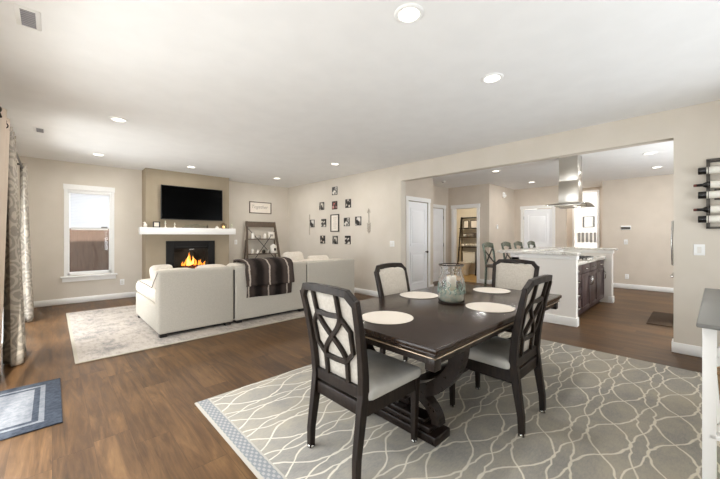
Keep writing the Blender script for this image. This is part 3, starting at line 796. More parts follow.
def scatter(label, loc, rot, sx, sz):
    o = MB().cushion(-sx/2, sx/2, -.07, .07, -sz/2, sz/2, .07, 0, 8, side=.035).build('throw_pillow', pillow_m, loc=loc); o.rotation_euler = rot
    tag(o, label, 'pillow', 'cream pillows on the sofa')
scatter('cream pillow standing taller than its neighbours beside the fur throw', (3.42, 5.42, .80), (R(-22), 0, R(8)), .46, .42)
scatter('cream pillow behind the sofa end next to the photo tile wall', (4.0, 5.40, .72), (R(-28), 0, R(-6)), .5, .40)
scatter('cream pillow on the chaise beside the sofa back', (1.14, 5.30, .775), (R(-22), 0, R(5)), .3, .25)
# fur throw draped over the back
t = thing('fur_throw', 'dark brown striped faux fur throw draped over the sofa back', 'throw blanket', (2.5, 4.68, RT))
def drape(name, prof, xa, xb, th, par):
    n = len(prof); vs = []; fs = []; nx = 26
    nrm = []
    for i in range(n):
        a = Vector(prof[max(i-1, 0)]); b_ = Vector(prof[min(i+1, n-1)]); d = (b_-a).normalized(); nrm.append(Vector((d.y, -d.x)))
    for sd in (0, 1):
        for i in range(n):
            for j in range(nx+1):
                u = j/nx; x = xa + (xb-xa)*u
                q = Vector(prof[i]) + nrm[i]*(sd*th + .006*sin(u*21 + i*.7)*sd)
                q.y += .008*sin(u*5+1)*(1 if i < 4 else 0)
                vs.append((x + .008*sin(i*1.3), q.x, q.y))
    N = n*(nx+1)
    for i in range(n-1):
        for j in range(nx):
            a = i*(nx+1)+j; fs += [(a, a+1, a+nx+2, a+nx+1), (N+a, N+a+nx+1, N+a+nx+2, N+a+1)]
    per = list(range(nx+1)) + [i*(nx+1)+nx for i in range(1, n)] + [(n-1)*(nx+1)+j for j in range(nx-1, -1, -1)] + [i*(nx+1) for i in range(n-2, 0, -1)]
    for a, b_ in zip(per, per[1:]+per[:1]): fs.append((a, b_, N+b_, N+a))
    return MB().raw(vs, fs, True).build(name, throw_m, par)
drape('inner_layer', [(-.012, .36), (-.012, .5), (-.013, .7), (-.012, .82)], -.385, .385, .025, t)
drape('outer_layer', [(-.068, .535), (-.066, .56), (-.06, .62), (-.055, .72), (-.048, .80), (-.025, .85), (.03, .9), (.1, .925), (.2, .935), (.32, .935), (.44, .92), (.5, .83)], -.405, .405, .032, t)

# fireplace ----------------------------------------------------------
t = thing('fireplace_insert', 'black framed fireplace insert with burning logs under the mantel', 'fireplace', (2.30, CB, 0))
MB().box(-.51, -.36, -.03, .02, .33, 1.2, .004).box(.36, .51, -.03, .02, .33, 1.2, .004).box(-.36, .36, -.03, .02, 1.02, 1.2, .004).box(-.36, .36, -.03, .02, .33, .46, .004).build('surround', mat('fireplace_black', '12100f', .5, spec=.25), t)
MB().box(-.40, .40, .33, .35, .4, 1.1).box(-.42, -.40, .02, .35, .4, 1.1).box(.40, .42, .02, .35, .4, 1.1).box(-.4, .4, .02, .35, 1.08, 1.1).box(-.4, .4, .02, .35, .4, .44).build('firebox', mat('firebox_black', '1b1816', .8), t)
MB().box(-.33, .33, -.038, -.028, 1.055, 1.075, .002).build('air_slot', mat('slot_black', '0b0a09', .6), t)
MB().box(-.05, .05, -.04, -.03, 1.0, 1.015, .002).build('latch', chrome_m, t)
MB().box(-.36, .36, -.004, 0.0, .46, 1.02).build('glass_pane', pane_m, t)
def flame(x, y, z, h, r, m, par, lean=0):
    prof = [(.001, 0), (r*.7, h*.06), (r, h*.2), (r*.8, h*.42), (r*.45, h*.68), (r*.16, h*.9), (.001, h)]
    o = MB().lathe(prof, 12, cap=False)
    for v in o.bm.verts: v.co.x += lean*v.co.z + .012*sin(v.co.z*40 + x*30); v.co.y *= .6
    return o.build('flame', m, par, (x, y, z))
for x, h, r, m_, l in ((-.04, .30, .035, flame_core, .05), (.02, .38, .04, flame_m, -.05), (.08, .27, .035, flame_core, .06), (-.1, .2, .03, flame_m, .2), (.14, .2, .032, flame_m, -.1), (.2, .15, .03, flame_m, .1), (.27, .17, .03, flame_m, -.2), (.33, .12, .025, flame_m, .1), (.0, .2, .05, flame_core, 0), (-.15, .13, .025, flame_m, .3)):
    flame(x, .16 + .02*sin(x*30), .62, h*.82, r*.9, m_, t, l)
logm = mottled('charred_log', '2a1d15', '5b3420', 14, .9)
for i, (a, c, r) in enumerate((((-.3, .2, .545), (.32, .14, .56), .05), ((-.28, .1, .535), (.1, .25, .62), .045), ((.34, .1, .54), (-.02, .22, .64), .045))):
    lg = thing('fire_log', ['charred log lying at the back of the fire', 'charred log slanting across the grate toward the window side', 'charred log slanting across the grate toward the ladder shelf side'][i], 'log', (2.3, CB, 0), 0, 'logs burning in the fireplace')
    a, c = Vector(a), Vector(c); MB().tube([a.lerp(c, k/6) + Vector((0, 0, .006*sin(k*2))) for k in range(7)], [r*(1+.06*sin(k*3)) for k in range(7)], 12).build('bark', logm, lg)
    em = MB(); 
    for k in range(6):
        p = a.lerp(c, .2+.12*k); em.lathe([(.001, -.008), (.014, 0), (.001, .008)], 8, c=(p.x, p.y-r*.86, p.z+.012*sin(k*2)), cap=False)
    em.build('ember', ember_m, lg)
light('fire_light', 'POINT', (2.34, CB+.1, .75), (0, 0, 0), 1.2, (1, .5, .2), shadow_soft_size=.1)
t = thing('mantel_shelf', 'long white mantel shelf above the fireplace', 'shelf', (2.28, CB, 1.345))
MB().box(-.985, .985, -.15, 0, 0, .145, .004).build('shelf_beam', white_m, t)
MZ = 1.490; MY = CB-.07
t = thing('television', 'flat black television mounted above the mantel', 'television', (2.325, CB-.07, 2.04), 0)
MB().box(-.645, .645, -.02, .02, -.37, .37, .006).build('bezel', tvb_m, t)
MB().box(-.632, .632, -.0215, -.0195, -.352, .357).build('screen', screen_m, t)
MB().box(-.2, .2, .02, .069, -.15, .15).build('wall_mount', black_m, t)
def at_mantel(px_x): return px_x
# things on the mantel
t = thing('picture_frame', 'small dark square picture frame on the mantel toward the window', 'picture frame', (1.60, MY, MZ))
MB().box(-.065, -.045, -.01, .01, 0, .125).box(.045, .065, -.01, .01, 0, .125).box(-.045, .045, -.01, .01, .105, .125).box(-.045, .045, -.01, .01, 0, .02).build('frame', black_m, t)
MB().box(-.045, .045, -.003, .006, .02, .105).build('print', paper_m, t)
t = thing('white_bird', 'white ceramic bird at the mantel end nearest the window', 'figurine', (1.40, MY, MZ))
MB().lathe([(.001, 0), (.028, .004), (.036, .03), (.03, .06), (.014, .085), (.001, .09)], 16, cap=False).build('body', book_white, t)
MB().lathe([(.001, 0), (.018, .008), (.02, .022), (.012, .036), (.001, .04)], 14, c=(-.012, 0, .075), cap=False).cyl((-.03, 0, .096), (-.05, 0, .093), .004, .001, 8).build('head', book_white, t)
def candlestick(x, label, h, cat='candle holder', m_=book_white):
    t = thing('candle_holder', label, cat, (x, MY, MZ))
    MB().lathe([(.001, 0), (.03, 0), (.03, .006), (.01, .018), (.008, h*.5), (.014, h*.6), (.022, h*.62), (.022, h*.66), (.001, h*.66)], 18, cap=False).build('stand', m_, t)
    MB().lathe([(.001, h*.66), (.012, h*.66), (.011, h), (.001, h)], 14, cap=False).build('candle', candle_m, t)
candlestick(1.765, 'taller white candle holder on the mantel beside the dark picture frame', .15)
candlestick(1.945, 'shorter white candle holder on the mantel under the television edge', .11)
t = thing('greenery_garland', 'faded green garland lying along the middle of the mantel', 'garland', (2.36, MY, MZ))
w = MB(); rr = random.Random(5)
for k in range(90):
    x = rr.uniform(-.24, .24); h = .075*(1-(abs(x)/.26)**2)+.012
    y = rr.uniform(-.05, .05); z = rr.uniform(.004, h); a = rr.uniform(0, 2*pi); l = rr.uniform(.03, .055)
    dx, dz = cos(a)*l, abs(sin(a))*l*.6
    w.raw([(x, y, z), (x+dx*.5-.009, y-.006, z+dz*.5+.006), (x+dx, y+.004, z+dz), (x+dx*.5+.009, y+.008, z+dz*.5-.003)], [(0, 1, 2, 3)])
w.build('leaves', green_m, t, bev=0)
MB().tube([(-.27, 0, .008), (-.1, .01, .012), (.1, -.01, .012), (.27, .0, .008)], .006, 8).build('stem', ladder_m, t)
t = thing('dark_vase', 'slim dark stem in a bud vase on the mantel below the television', 'vase', (2.63, MY, MZ))
MB().lathe([(.001, 0), (.018, 0), (.024, .025), (.012, .06), (.014, .07), (.001, .068)], 16, cap=False).build('vase_body', ladder_m, t); MB().tube([(0, 0, .06), (.004, 0, .1), (-.004, 0, .135)], .004, 6).build('stem', green_m, t)
t = thing('white_shell', 'white seashell on the mantel toward the ladder shelf', 'shell', (2.845, MY, MZ))
MB().lathe([(.001, 0), (.04, .0), (.045, .012), (.03, .035), (.012, .055), (.001, .062)], 16, cap=False).build('shell_body', book_white, t); MB().tube([(.03*cos(k*.6)*(1-k/26), .03*sin(k*.6)*(1-k/26), .01+.002*k) for k in range(24)], .006, 6).build('whorl', book_white, t)
t = thing('candle_lantern', 'small brown lantern with a glowing candle on the mantel', 'lantern', (3.0, MY, MZ))
MB().box(-.05, .05, -.05, .05, 0, .012).box(-.05, .05, -.05, .05, .1, .112).box(-.05, -.04, -.05, -.04, 0, .1).box(.04, .05, -.05, -.04, 0, .1).box(-.05, -.04, .04, .05, 0, .1).box(.04, .05, .04, .05, 0, .1).lathe([(.05, .112), (.02, .135), (.001, .14)], 4, cap=False).build('cage', mat('lantern_bronze', '6c5636', .5, .4), t)
MB().lathe([(.001, .012), (.022, .012), (.022, .06), (.001, .058)], 16, cap=False).build('glowing_candle', amber_m, t)
candlestick(3.2, 'white candle holder at the mantel end beside the wall switch', .11)

# framed sign ----------------------------------------------------------
def text_mesh(name, s, size, m, parent, loc, rot, shear=.25, depth=.0008):
    cu = bpy.data.curves.new('lettering_curve', 'FONT'); cu.body = s; cu.size = size; cu.shear = shear; cu.align_x = 'CENTER'; cu.align_y = 'CENTER'; cu.extrude = depth
    tmp = bpy.data.objects.new('lettering_tmp', cu); COL.objects.link(tmp); bpy.context.view_layer.update()
    me = bpy.data.meshes.new_from_object(tmp.evaluated_get(bpy.context.evaluated_depsgraph_get()))
    bpy.data.objects.remove(tmp); me.materials.clear(); me.materials.append(m)
    o = bpy.data.objects.new(name, me); COL.objects.link(o); o.parent = parent; o.location = loc; o.rotation_euler = rot
    return o
t = thing('framed_sign', 'framed white sign with grey script above the ladder shelf', 'sign', (4.18, YF, 2.09))
fx, fz = .325, .16
MB().box(-fx, -fx+.022, -.025, 0, -fz, fz, .003).box(fx-.022, fx, -.025, 0, -fz, fz, .003).box(-fx+.022, fx-.022, -.025, 0, fz-.022, fz, .003).box(-fx+.022, fx-.022, -.025, 0, -fz, -fz+.022, .003).build('frame', ladder_m, t)
MB().box(-fx+.022, fx-.022, -.012, 0, -fz+.022, fz-.022).build('board', paper_m, t)
text_mesh('lettering', 'Together', .13, ink_m, t, (-.03, -.0135, .02), (R(90), 0, 0))
# leaning ladder shelf -------------------------------------------------
t = thing('ladder_shelf', 'dark weathered wood leaning shelf with crossed front in the corner', 'shelf', (4.16, 8.15, 0))
def lp(x, z): return Vector((x*(.53-.11*(z/1.7)), .19 - .22*(1-z/1.7)*0 - .0, z))
for s in (-1, 1):
    MB().bar([(s*.52, -.16, 0), (s*.405, .15, 1.7)], .05, .045, (1, 0, 0)).build('side_rail', ladder_m, t)
    MB().bar([(s*.50, .17, 0), (s*.42, .17, 1.2)], .03, .03, (1, 0, 0)).build('rear_leg', ladder_m, t)
MB().box(-.385, .385, .125, .155, 1.55, 1.70, .003).build('top_panel', ladder_m, t)
SH = []
for z, d in ((1.235, .2), (.835, .27), (.42, .33)):
    hw = .52 - .115*z/1.7 - .03
    MB().box(-hw, hw, .19-d, .19, z-.022, z, .002).build('shelf_board', ladder_m, t)
for s in (-1, 1):
    MB().bar([(s*.4, .06, 1.5), (-s*.36, -.10, .62)], .012, .014, (0, 1, 0)).build('cross_rod', black_m, t)
LX, LY = 4.16, 8.15
def small_jar(x, z, r, h, label, m_=book_white, cat='jar', y=.03):
    t = thing('ceramic_jar', label, cat, (LX+x, LY+y, z))
    MB().lathe([(.001, 0), (r*.85, 0), (r, h*.15), (r, h*.65), (r*.7, h*.8), (.001, h*.8)], 18, cap=False).build('jar_body', m_, t)
    MB().lathe([(.001, h*.8), (r*.74, h*.8), (r*.74, h*.9), (r*.2, h*.93), (r*.2, h), (.001, h)], 16, cap=False).build('lid', m_, t)
grey_cer = mat('grey_ceramic', 'a39c92', .5)
for x, r, h, lb, mm in ((-.29, .045, .17, 'white lidded jar at the window end', book_white), (-.11, .05, .1, 'low grey jar second from the window end', grey_cer), (.06, .04, .15, 'slim white jar in the middle right of the cross', book_white)):
    small_jar(x, 1.236, r, h, lb.replace('middle right of the cross', 'middle, just past the crossed rods') + ' of the upper ladder shelf', mm)
t = thing('white_block_sign', 'white square block at the corner end of the upper ladder shelf', 'block', (LX+.25, LY+.04, 1.236))
MB().box(-.085, .085, -.02, .02, 0, .18, .004).build('block', book_white, t); MB().box(-.05, .05, -.022, -.02, .06, .12).build('print', grey_cer, t)
for x, r, h, lb, mm in ((-.32, .04, .14, 'white jar at the window end', book_white), (-.17, .035, .12, 'narrow white jar second from the window end', book_white), (-.0, .045, .11, 'dark lidded jar in the middle', bronze_m), (.13, .04, .12, 'pale jar beside the tall canister', grey_cer)):
    small_jar(x, .836, r, h, lb + ' of the lower ladder shelf', mm, y=-.02)
t = thing('white_canister', 'tall white canister with a dark mark on the lower ladder shelf', 'canister', (LX+.29, LY-.02, .836))
MB().lathe([(.001, 0), (.08, 0), (.085, .01), (.085, .2), (.06, .22), (.03, .225), (.03, .25), (.001, .25)], 24, cap=False).build('canister_body', book_white, t); MB().box(-.03, .03, -.089, -.083, .07, .14).build('dark_mark', bronze_m, t)

# photo tiles ----------------------------------------------------------
tiles = [(6.196, 2.426, 'at the top of the arrangement', 0), (6.728, 2.085, 'in the second row, nearest the fireplace corner', 1), (6.20, 2.07, 'with a red tint, centre of the second row', 5), (5.694, 2.08, 'in the second row, nearest the kitchen', 2),
         (7.15, 1.647, 'in the middle row, nearest the fireplace corner', 3), (6.643, 1.645, 'in the middle row, just before the framed print', 4), (5.747, 1.643, 'in the middle row, just after the framed print', 0), (5.35, 1.653, 'in the middle row, nearest the kitchen', 3),
         (6.686, 1.219, 'in the bottom row, nearest the fireplace corner', 2), (6.18, 1.211, 'in the centre of the bottom row', 1), (5.711, 1.215, 'in the bottom row, nearest the kitchen', 4)]
for y, z, lab, k in tiles:
    t = thing('photo_tile', 'small dark photo tile ' + lab, 'photo', (XR, y, z), R(-90), 'photo tiles around the framed print')
    MB().box(-.095, .095, -.02, 0, -.1, .1, .002).build('tile_block', mat('tile_edge', '1c1b1a', .5) if 'tile_edge' not in MATS else MATS['tile_edge'], t)
    MB().box(-.086, .086, -.0215, -.0195, -.091, .091).build('print', photo_mats[k], t)
t = thing('framed_print', 'tall framed white print in the centre of the photo tiles', 'picture', (XR, 6.19, 1.63), R(-90))
MB().box(-.16, -.138, -.025, 0, -.215, .215).box(.138, .16, -.025, 0, -.215, .215).box(-.138, .138, -.025, 0, .193, .215).box(-.138, .138, -.025, 0, -.215, -.193).build('frame', bronze_m, t)
MB().box(-.138, .138, -.012, 0, -.193, .193).build('paper', paper_m, t)
w = MB()
for k in range(6): w.box(-.07+.01*(k % 3), .07-.012*((k*2) % 3), -.0128, -.0119, .12-.05*k, .132-.05*k)
w.build('print_lines', mat('pale_ink', 'b5aca0', .8), t)
arrow_m = mottled('pale_driftwood', 'b9b0a3', 'a79d8f', 20, .8)
def arrow(y, label, detailed):
    t = thing('wooden_arrow', label, 'wall decoration', (XR, y, 1.64), R(-90))
    MB().box(-.008, .008, -.014, -.002, -.27, .24, .002).build('shaft', arrow_m, t)
    MB().prism([(-.05, .18), (0, .28), (.05, .18), (0, .21)], 'y', -.016, -.002).build('arrowhead', arrow_m, t)
    w = MB()
    for k in range(4):
        z = -.25 + .05*k
        for s in (-1, 1): w.prism([(s*.008, z+.02), (s*.05, z+.06), (s*.05, z+.03), (s*.008, z-.01)], 'y', -.013, -.002)
    w.build('fletching', arrow_m, t)
arrow(5.01, 'pale wooden arrow hanging between the photo tiles and the switch', True)
t = thing('wooden_stick', 'thin pale upright wooden strip hanging near the fireplace corner', 'wall decoration', (XR, 7.27, 1.61), R(-90))
MB().box(-.012, .012, -.014, -.001, -.27, .27, .002).build('strip', arrow_m, t); MB().cyl((0, -.006, .27), (0, -.006, .285), .004, n=8).build('hanger', bronze_m, t)

# curtains ------------------------------------------------------------
t = thing('curtain_rod', 'dark bronze curtain rod above the patio door', 'curtain rod', (XL+.10, 6.1, 2.33))
MB().cyl((0, -2.2, 0), (0, 1.5, 0), .012).build('rod', bronze_m, t)
for s in (-1, 1): MB().lathe([(.012, 0), (.028, .01), (.03, .03), (.012, .05), (.001, .052)], 16, M=Matrix.Translation((0, s*1.5 if s > 0 else -2.2, 0)) @ Matrix.Rotation(R(-90*s), 4, 'X'), cap=False).build('finial', bronze_m, t)
for y in (-.75, .55): MB().box(-.1, .012, y-.012, y+.012, -.012, .012).box(-.1, -.09, y-.03, y+.03, -.06, .05).build('bracket', bronze_m, t)
def curtain(y0, y1, label, folds, flare, seed, cloth=curt_m, t=None, part='curtain_cloth', dy=0, lean=.035):
    if t is None: t = thing('damask_curtain', label, 'curtain', (XL+.10, (y0+y1)/2, 0.01), 0, 'damask curtains at the patio door')
    nz, ny = 30, folds*14; vs = []; fs = []; hh = 2.40; W_ = (y1-y0)
    rr = random.Random(seed); ph = [rr.uniform(-.4, .4) for _ in range(folds+2)]
    def pos(i, j, off):
        v = i/nz; u = j/ny; a = 2*pi*folds*u
        amp = .032 + flare*(1-v)**1.3
        yy = (u-.5)*W_*(1+.12*(1-v)); xx = amp*sin(a + .5*(1-v)*ph[int(u*folds)]) + (1-v)*lean
        tx, ty = amp*cos(a)*2*pi*folds/W_, 1; n_ = math.hypot(tx, ty)
        return Vector((xx + off*1/n_, yy + dy - off*tx/n_, .0+hh*v))
    for off in (-.0025, .0025):
        for i in range(nz+1):
            for j in range(ny+1): vs.append(pos(i, j, off))
    N = (nz+1)*(ny+1)
    for i in range(nz):
        for j in range(ny):
            a = i*(ny+1)+j; fs += [(a, a+1, a+ny+2, a+ny+1), (N+a, N+a+ny+1, N+a+ny+2, N+a+1)]
    per = list(range(ny+1)) + [i*(ny+1)+ny for i in range(1, nz+1)] + [nz*(ny+1)+j for j in range(ny-1, -1, -1)] + [i*(ny+1) for i in range(nz-1, 0, -1)]
    for a, b in zip(per, per[1:]+per[:1]): fs.append((a, b, N+b, N+a))
    MB().raw(vs, fs, True).build(part, cloth, t)
    for k in range(folds*2):
        u = (k+.5)/(folds*2) ; u = k/(folds*2)
        if u == 0: continue
        MB().tube([(.026*cos(2*pi*q/20), (u-.5)*W_ + dy, 2.32+.026*sin(2*pi*q/20)) for q in range(20)], .005, 6, True).build('grommet', bronze_m, t)
    return t
ct = curtain(4.74, 5.34, 'damask curtain panel nearer the door mat, at the frame edge', 3, .045, 1)
curtain(4.1, 4.72, '', 2, -.012, 3, lining_m, ct, 'curtain_lining', -.63, -.05)
curtain(7.0, 7.52, 'damask curtain panel beside the fireplace wall window', 3, .045, 2)
tag(MB().box(-.42, .055, 3.07, 4.03, .001, .012, .004).build('door_mat', mat_m), 'slate blue door mat with pale border bands on the wood floor', 'mat')

# ================================================================== KITCHEN
t = thing('kitchen_island', 'white and dark wood kitchen island with raised bar top', 'kitchen island', (5.45, 1.2, 0))
# local x 0..2.6 (along island), y 0..1.0
MB().box(0, .11, 0, .9, 0, 1.03).box(0, 2.58, .78, .9, 0, 1.03).box(2.45, 2.58, -.06, .9, 0, 1.03).build('pony_wall', plaster_white, t)
MB().box(-.014, .124, -.014, .914, .965, 1.03, .004).box(2.436, 2.594, -.074, .914, .965, 1.03, .004).box(.1, 2.45, .765, .914, .965, 1.03, .004).build('wall_cap_trim', white_m, t)
MB().box(-.016, .11, -.016, .916, 0, .125, .004).box(2.436, 2.596, -.076, 0.0, 0, .125, .004).box(0, 2.58, .9, .916, 0, .125, .004).build('island_baseboard', white_m, t)
MB().box(-.06, .15, -.03, 1.12, 1.03, 1.065, .006).box(.15, 2.42, .74, 1.2, 1.03, 1.065, .006).box(2.42, 2.68, -.12, 1.2, 1.03, 1.065, .006).build('bar_top', marble_m, t)
MB().box(.11, 2.45, .035, .78, .86, .9, .005).build('cooktop_counter', marble_m, t)
MB().box(.11, 2.45, .09, .78, .09, .86).box(.11, 2.45, .14, .78, 0, .09).build('cabinet_box', cab_m, t)
def front(x0, x1, z0, z1, kind, handle):
    w = MB().box(x0+.004, x1-.004, .068, .09, z0+.004, z1-.004, .002)
    if kind == 'door': w.box(x0+.004, x0+.06, .06, .07, z0+.004, z1-.004, .002).box(x1-.06, x1-.004, .06, .07, z0+.004, z1-.004, .002).box(x0+.06, x1-.06, .06, .07, z0+.004, z0+.06, .002).box(x0+.06, x1-.06, .06, .07, z1-.06, z1-.004, .002)
    d = w.build('cabinet_door' if kind == 'door' else 'drawer', cab_m, t)
    h = MB(); 
    if kind == 'door':
        hx = x1-.035 if handle > 0 else x0+.035; zc = z1-.15
        h.tube([(hx, .06, zc-.07), (hx, .035, zc-.065), (hx, .03, zc), (hx, .035, zc+.065), (hx, .06, zc+.07)], .007, 8)
    else:
        xc = (x0+x1)/2; zc = (z0+z1)/2
        h.tube([(xc-.07, .068, zc), (xc-.065, .04, zc), (xc, .035, zc), (xc+.065, .04, zc), (xc+.07, .068, zc)], .007, 8)
    h.build('handle', chrome_m, d)
for z0, z1 in ((.70, .85), (.5, .70), (.3, .5), (.1, .3)): front(.13, .66, z0, z1, 'drawer', 0)
for x0, x1, hd in ((.66, 1.22, 1), (1.22, 1.78, -1), (1.78, 2.42, 1)):
    front(x0, x1, .70, .85, 'drawer', 0); front(x0, x1, .1, .70, 'door', hd)
MB().box(2.432, 2.45, -.05, .12, .13, .95).build('end_panel', plaster_white, t)
t = thing('gas_cooktop', 'stainless gas cooktop with black grates on the island counter', 'cooktop', (6.75, 1.52, .9))
MB().box(-.42, .42, -.26, .26, 0, .012, .004).build('cooktop_plate', steel_m, t)
for x in (-.27, 0, .27):
    w = MB().box(x-.125, x-.113, -.22, .22, .03, .042).box(x+.113, x+.125, -.22, .22, .03, .042)
    for y in (-.22, -.11, 0, .11, .21): w.box(x-.125, x+.125, y, y+.012, .03, .042)
    for a in (-.12, .11):
        for b in (-.22, .208): w.box(x+a, x+a+.012, b, b+.012, .01, .03)
    w.build('grate', black_m, t)
for x, y in ((-.27, -.11), (-.27, .12), (0, 0), (.27, -.11), (.27, .12)): MB().lathe([(.001, .012), (.045, .012), (.045, .02), (.03, .026), (.001, .026)], 18, c=(x, y, 0), cap=False).build('burner', black_m, t)
for k in range(5): MB().lathe([(.018, .012), (.016, .035), (.001, .036)], 14, c=(-.2+.1*k, -.242, 0), cap=False).build('control_knob', chrome_m, t)
t = thing('range_hood', 'stainless steel island range hood hanging from the kitchen ceiling', 'range hood', (6.75, 1.57, H))
MB().box(-.145, .145, -.145, .145, -.50, 0, .003).build('upper_duct', steel_m, t)
MB().box(-.152, .152, -.152, .152, -.84, -.45, .003).build('lower_duct', steel_m, t)
n = 12; poly = []
w = MB(); vs = []; fs = []
for i in range(n+1):
    u = -1 + 2*i/n; z = -.845 - .045*u*u
    for y in (-.28, .28): vs += [(u*.46, y, z), (u*.46, y, z-.009)]
for i in range(n):
    a = i*4; b = a+4; fs += [(a, a+2, b+2, b), (a+1, b+1, b+3, a+3), (a, b, b+1, a+1), (a+2, a+3, b+3, b+2)]
fs += [(0, 1, 3, 2), (n*4, n*4+2, n*4+3, n*4+1)]
w.raw(vs, fs, True); w.build('canopy', mat('smoked_glass_steel', '8e8a84', .12, .8), t)
MB().box(-.24, .24, -.2, .2, -.905, -.845, .01).build('filter_box', steel_m, t)
for x in (-.15, .15): MB().lathe([(.025, -.905), (.025, -.909), (.001, -.91)], 16, c=(x, -.1, 0), cap=False).build('hood_lamp', lens_m, t)
# bar stools
def make_stool(label):
    t = thing('bar_stool', label, 'bar stool', (0, 0, 0), R(180), 'cross back bar stools along the island')
    for s in (-1, 1):
        MB().bar([(s*.2, -.24, 0), (s*.19, -.2, .4), (s*.185, -.185, .75), (s*.19, -.21, 1.0), (s*.195, -.245, 1.16)], .034, .03, (1, 0, 0)).build('back_post', sage_m, t, bev=.003)
        MB().bar([(s*.2, .2, 0), (s*.18, .17, .73)], .034, .034, (1, 0, 0)).build('front_leg', sage_m, t, bev=.003)
        MB().bar([(s*.195, -.21, .35), (s*.19, .185, .35)], .02, .02, (1, 0, 0)).build('side_stretcher', sage_m, t)
        MB().bar([(s*.17, -.19, .8), (0, -.215, .93), (-s*.175, -.232, 1.07)], .022, .014, (1, 0, 0)).build('cross_slat', bronze_m, t)
    MB().cushion(-.22, .22, -.2, .22, .73, .785, .025, .01).build('seat', mat('stool_seat_brown', '4b4038', .5) if 'stool_seat_brown' not in MATS else MATS['stool_seat_brown'], t)
    MB().bar([(-.2, -.236, 1.12), (-.1, -.25, 1.14), (0, -.255, 1.15), (.1, -.25, 1.14), (.2, -.236, 1.12)], .02, .09, (0, 1, 0)).build('top_rail', sage_m, t)
    MB().bar([(-.19, .185, .28), (.19, .185, .28)], .02, .02, (0, 1, 0)).build('footrest', chrome_m, t)
    return t
s0 = make_stool('grey green bar stool standing nearest the bathroom doorway, most of its back showing')
s0.location = (5.98, 2.5, 0)
for x, lab in ((6.82, 'second grey green bar stool from the near island end'), (7.48, 'third grey green bar stool from the near island end'), (8.3, 'grey green bar stool at the end by the white closed door')):
    dup(s0, (x, 2.5, 0), R(180), lab)
# fridge
t = thing('refrigerator', 'stainless refrigerator mostly hidden by the opening edge, only its handles showing', 'refrigerator', (6.6, -.53, 0))
MB().box(0, .92, 0, .70, .02, 1.78, .008).build('body', steel_m, t)
for a, b, hx in ((.003, .458, .42), (.462, .917, .50)):
    d = MB().box(a, b, .70, .745, .78, 1.775, .008).build('door', steel_m, t)
    MB().tube([(hx, .745, .84), (hx, .79, .86), (hx, .8, 1.2), (hx, .79, 1.54), (hx, .745, 1.56)], .013, 10).build('handle', chrome_m, d)
d = MB().box(.003, .917, .70, .745, .06, .77, .008).build('freezer_drawer', steel_m, t)
MB().tube([(.1, .745, .7), (.12, .79, .7), (.46, .8, .7), (.8, .79, .7), (.82, .745, .7)], .013, 10).build('handle', chrome_m, d)
tag(MB().box(6.42, 7.5, .24, .52, .001, .012, .004).build('kitchen_mat', kmat_m), 'dark brown mat on the kitchen floor behind the opening edge', 'mat')
# bathroom
t = thing('toilet', 'white toilet seen through the open bathroom doorway', 'toilet', (10.38, 5.33, .012), R(90))
# local: back against wall at y=0 facing +y -> world -x
MB().box(-.22, .22, .01, .2, .38, .74, .02, 3).build('tank', toilet_m, t); MB().box(-.23, .23, .0, .21, .74, .775, .01).build('tank_lid', toilet_m, t)
w = MB(); N_ = 24; vs = []; fs = []
prof = [(.0, .10, .14), (.03, .11, .15), (.12, .10, .15), (.25, .13, .2), (.36, .18, .25), (.40, .19, .26)]
for z, rx, ry in prof:
    for k in range(N_): a = 2*pi*k/N_; vs.append((rx*cos(a), .43 + ry*sin(a), z))
for i in range(len(prof)-1):
    for k in range(N_): fs.append((i*N_+k, i*N_+(k+1) % N_, (i+1)*N_+(k+1) % N_, (i+1)*N_+k))
fs += [tuple(range(N_))[::-1], tuple(range((len(prof)-1)*N_, len(prof)*N_))]
w.raw(vs, fs, True).build('bowl', toilet_m, t)
w = MB(); vs = [(.2*cos(2*pi*k/N_), .44+.27*sin(2*pi*k/N_), z) for z in (.402, .43) for k in range(N_)]
w.raw(vs, [tuple(range(N_))[::-1], tuple(range(N_, 2*N_))] + [(k, (k+1) % N_, N_+(k+1) % N_, N_+k) for k in range(N_)]).build('seat_lid', toilet_m, t)
t = thing('over_toilet_shelf', 'dark ladder shelf leaning over the toilet in the bathroom', 'shelf', (10.37, 5.33, .012), R(90))
for s in (-1, 1):
    MB().bar([(s*.33, .36, 0), (s*.33, .07, 1.95)], .035, .03, (1, 0, 0)).build('side_rail', wood_dark, t); MB().bar([(s*.33, .03, 0), (s*.33, .03, 1.95)], .03, .03, (1, 0, 0)).build('rear_post', wood_dark, t)
for z in (.93, 1.26, 1.56): MB().box(-.33, .33, .01, .02+.30*(1-.3*(z/1.9)), z-.02, z, .002).build('shelf_board', wood_dark, t)
MB().box(-.33, .33, .03, .05, 1.9, 1.94).build('top_rail', wood_dark, t)
bx, bz = 10.37-.13, .012
for k in range(4):
    o = MB().cyl((0, 0, 0), (-.13, 0, 0), .055, n=18).cyl((-.1301, 0, 0), (-.1305, 0, 0), .02, n=12).build('rolled_towel', towel_m, loc=(bx+.06, 5.33-.22+.145*k, .93+.055+.012))
    tag(o, ['rolled white towel at the doorway end of the lowest bathroom shelf', 'second rolled white towel on the lowest bathroom shelf', 'third rolled white towel on the lowest bathroom shelf', 'rolled white towel at the inner end of the lowest bathroom shelf'][k], 'towel', 'rolled towels on the bathroom shelf')
t = thing('wicker_basket', 'grey wicker basket on the middle bathroom shelf', 'basket', (bx, 5.25, 1.272))
MB().box(-.09, .09, -.15, .15, 0, .13, .02, 2).build('basket_body', basket_m, t); MB().box(-.095, .095, -.155, .155, .12, .14, .006).build('basket_rim', basket_m, t)
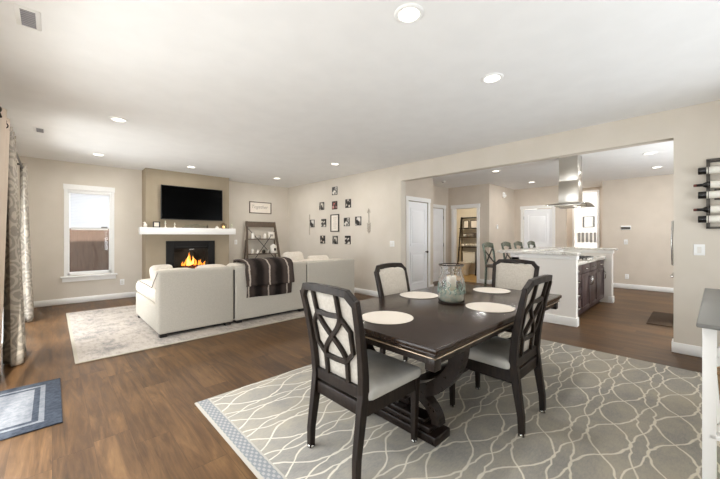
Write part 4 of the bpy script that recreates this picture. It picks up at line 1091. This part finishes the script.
t = thing('toiletry_jar', 'white lidded jar beside the wicker basket in the bathroom', 'jar', (bx, 5.5, 1.272)); MB().lathe([(.001, 0), (.05, 0), (.055, .1), (.001, .1)], 18, cap=False).build('jar_body', book_white, t); MB().lathe([(.001, .1), (.045, .1), (.04, .125), (.001, .13)], 18, cap=False).build('lid', bronze_m, t)
for y, lab, ww in ((5.2, 'dark framed picture on the top bathroom shelf, doorway side', .12), (5.48, 'dark framed picture on the top bathroom shelf, inner side', .1)):
    t = thing('bathroom_picture', lab, 'picture', (bx+.06, y, 1.572), R(-90))
    MB().box(-ww, -ww+.02, -.01, .01, 0, .27).box(ww-.02, ww, -.01, .01, 0, .27).box(-ww+.02, ww-.02, -.01, .01, .25, .27).box(-ww+.02, ww-.02, -.01, .01, 0, .02).build('frame', bronze_m, t); MB().box(-ww+.02, ww-.02, -.004, .006, .02, .25).build('print', paper_m, t)
t = thing('bathroom_cabinet', 'dark wood vanity cabinet beside the toilet', 'cabinet', (9.86, 4.05, .012))
MB().box(0, .5, 0, .78, .08, .8).box(.04, .5, 0, .78, 0, .08).build('cabinet_box', wood_dark, t); MB().box(-.02, .52, -.0, .8, .8, .83, .004).build('countertop', marble_m, t)
for y0 in (.02, .40):
    d = MB().box(-.02, 0, y0, y0+.36, .1, .78, .003).build('door', wood_dark, t); MB().cyl((-.02, y0+.18, .6), (-.045, y0+.18, .6), .012, n=10).build('knob', chrome_m, d)
light('bathroom_light', 'AREA', (9.3, 5.3, 2.68), (0, 0, 0), 26, (1, .93, .8), shape='DISK', size=.3)
# front room wall pictures
t = thing('wall_picture', 'pale framed picture on the bright wall beyond the kitchen hall', 'picture', (13.5, 2.59, 1.80), R(-90))
MB().box(-.17, -.13, -.03, 0, -.19, .19).box(.13, .17, -.03, 0, -.19, .19).box(-.13, .13, -.03, 0, .17, .19).box(-.13, .13, -.03, 0, -.19, -.17).build('frame', mat('frame_charcoal', '5a5653', .5), t); MB().box(-.13, .13, -.012, 0, -.17, .17).build('print', mat('pale_print', 'dcdedd', .7), t)
for k in range(5):
    y = 2.88 - .118*k
    t = thing('narrow_picture', ['first', 'second', 'third', 'fourth', 'fifth'][k] + ' narrow dark picture in the row on the bright wall, counted from the hood side', 'picture', (13.5, y, 1.26), R(-90), 'narrow dark pictures beyond the kitchen hall')
    MB().box(-.034, .034, -.02, 0, -.17, .17, .002).build('frame', MATS['frame_charcoal'], t); MB().box(-.024, .024, -.022, -.02, -.155, .155).build('print', mat('narrow_print', '6c6763', .6) if 'narrow_print' not in MATS else MATS['narrow_print'], t)
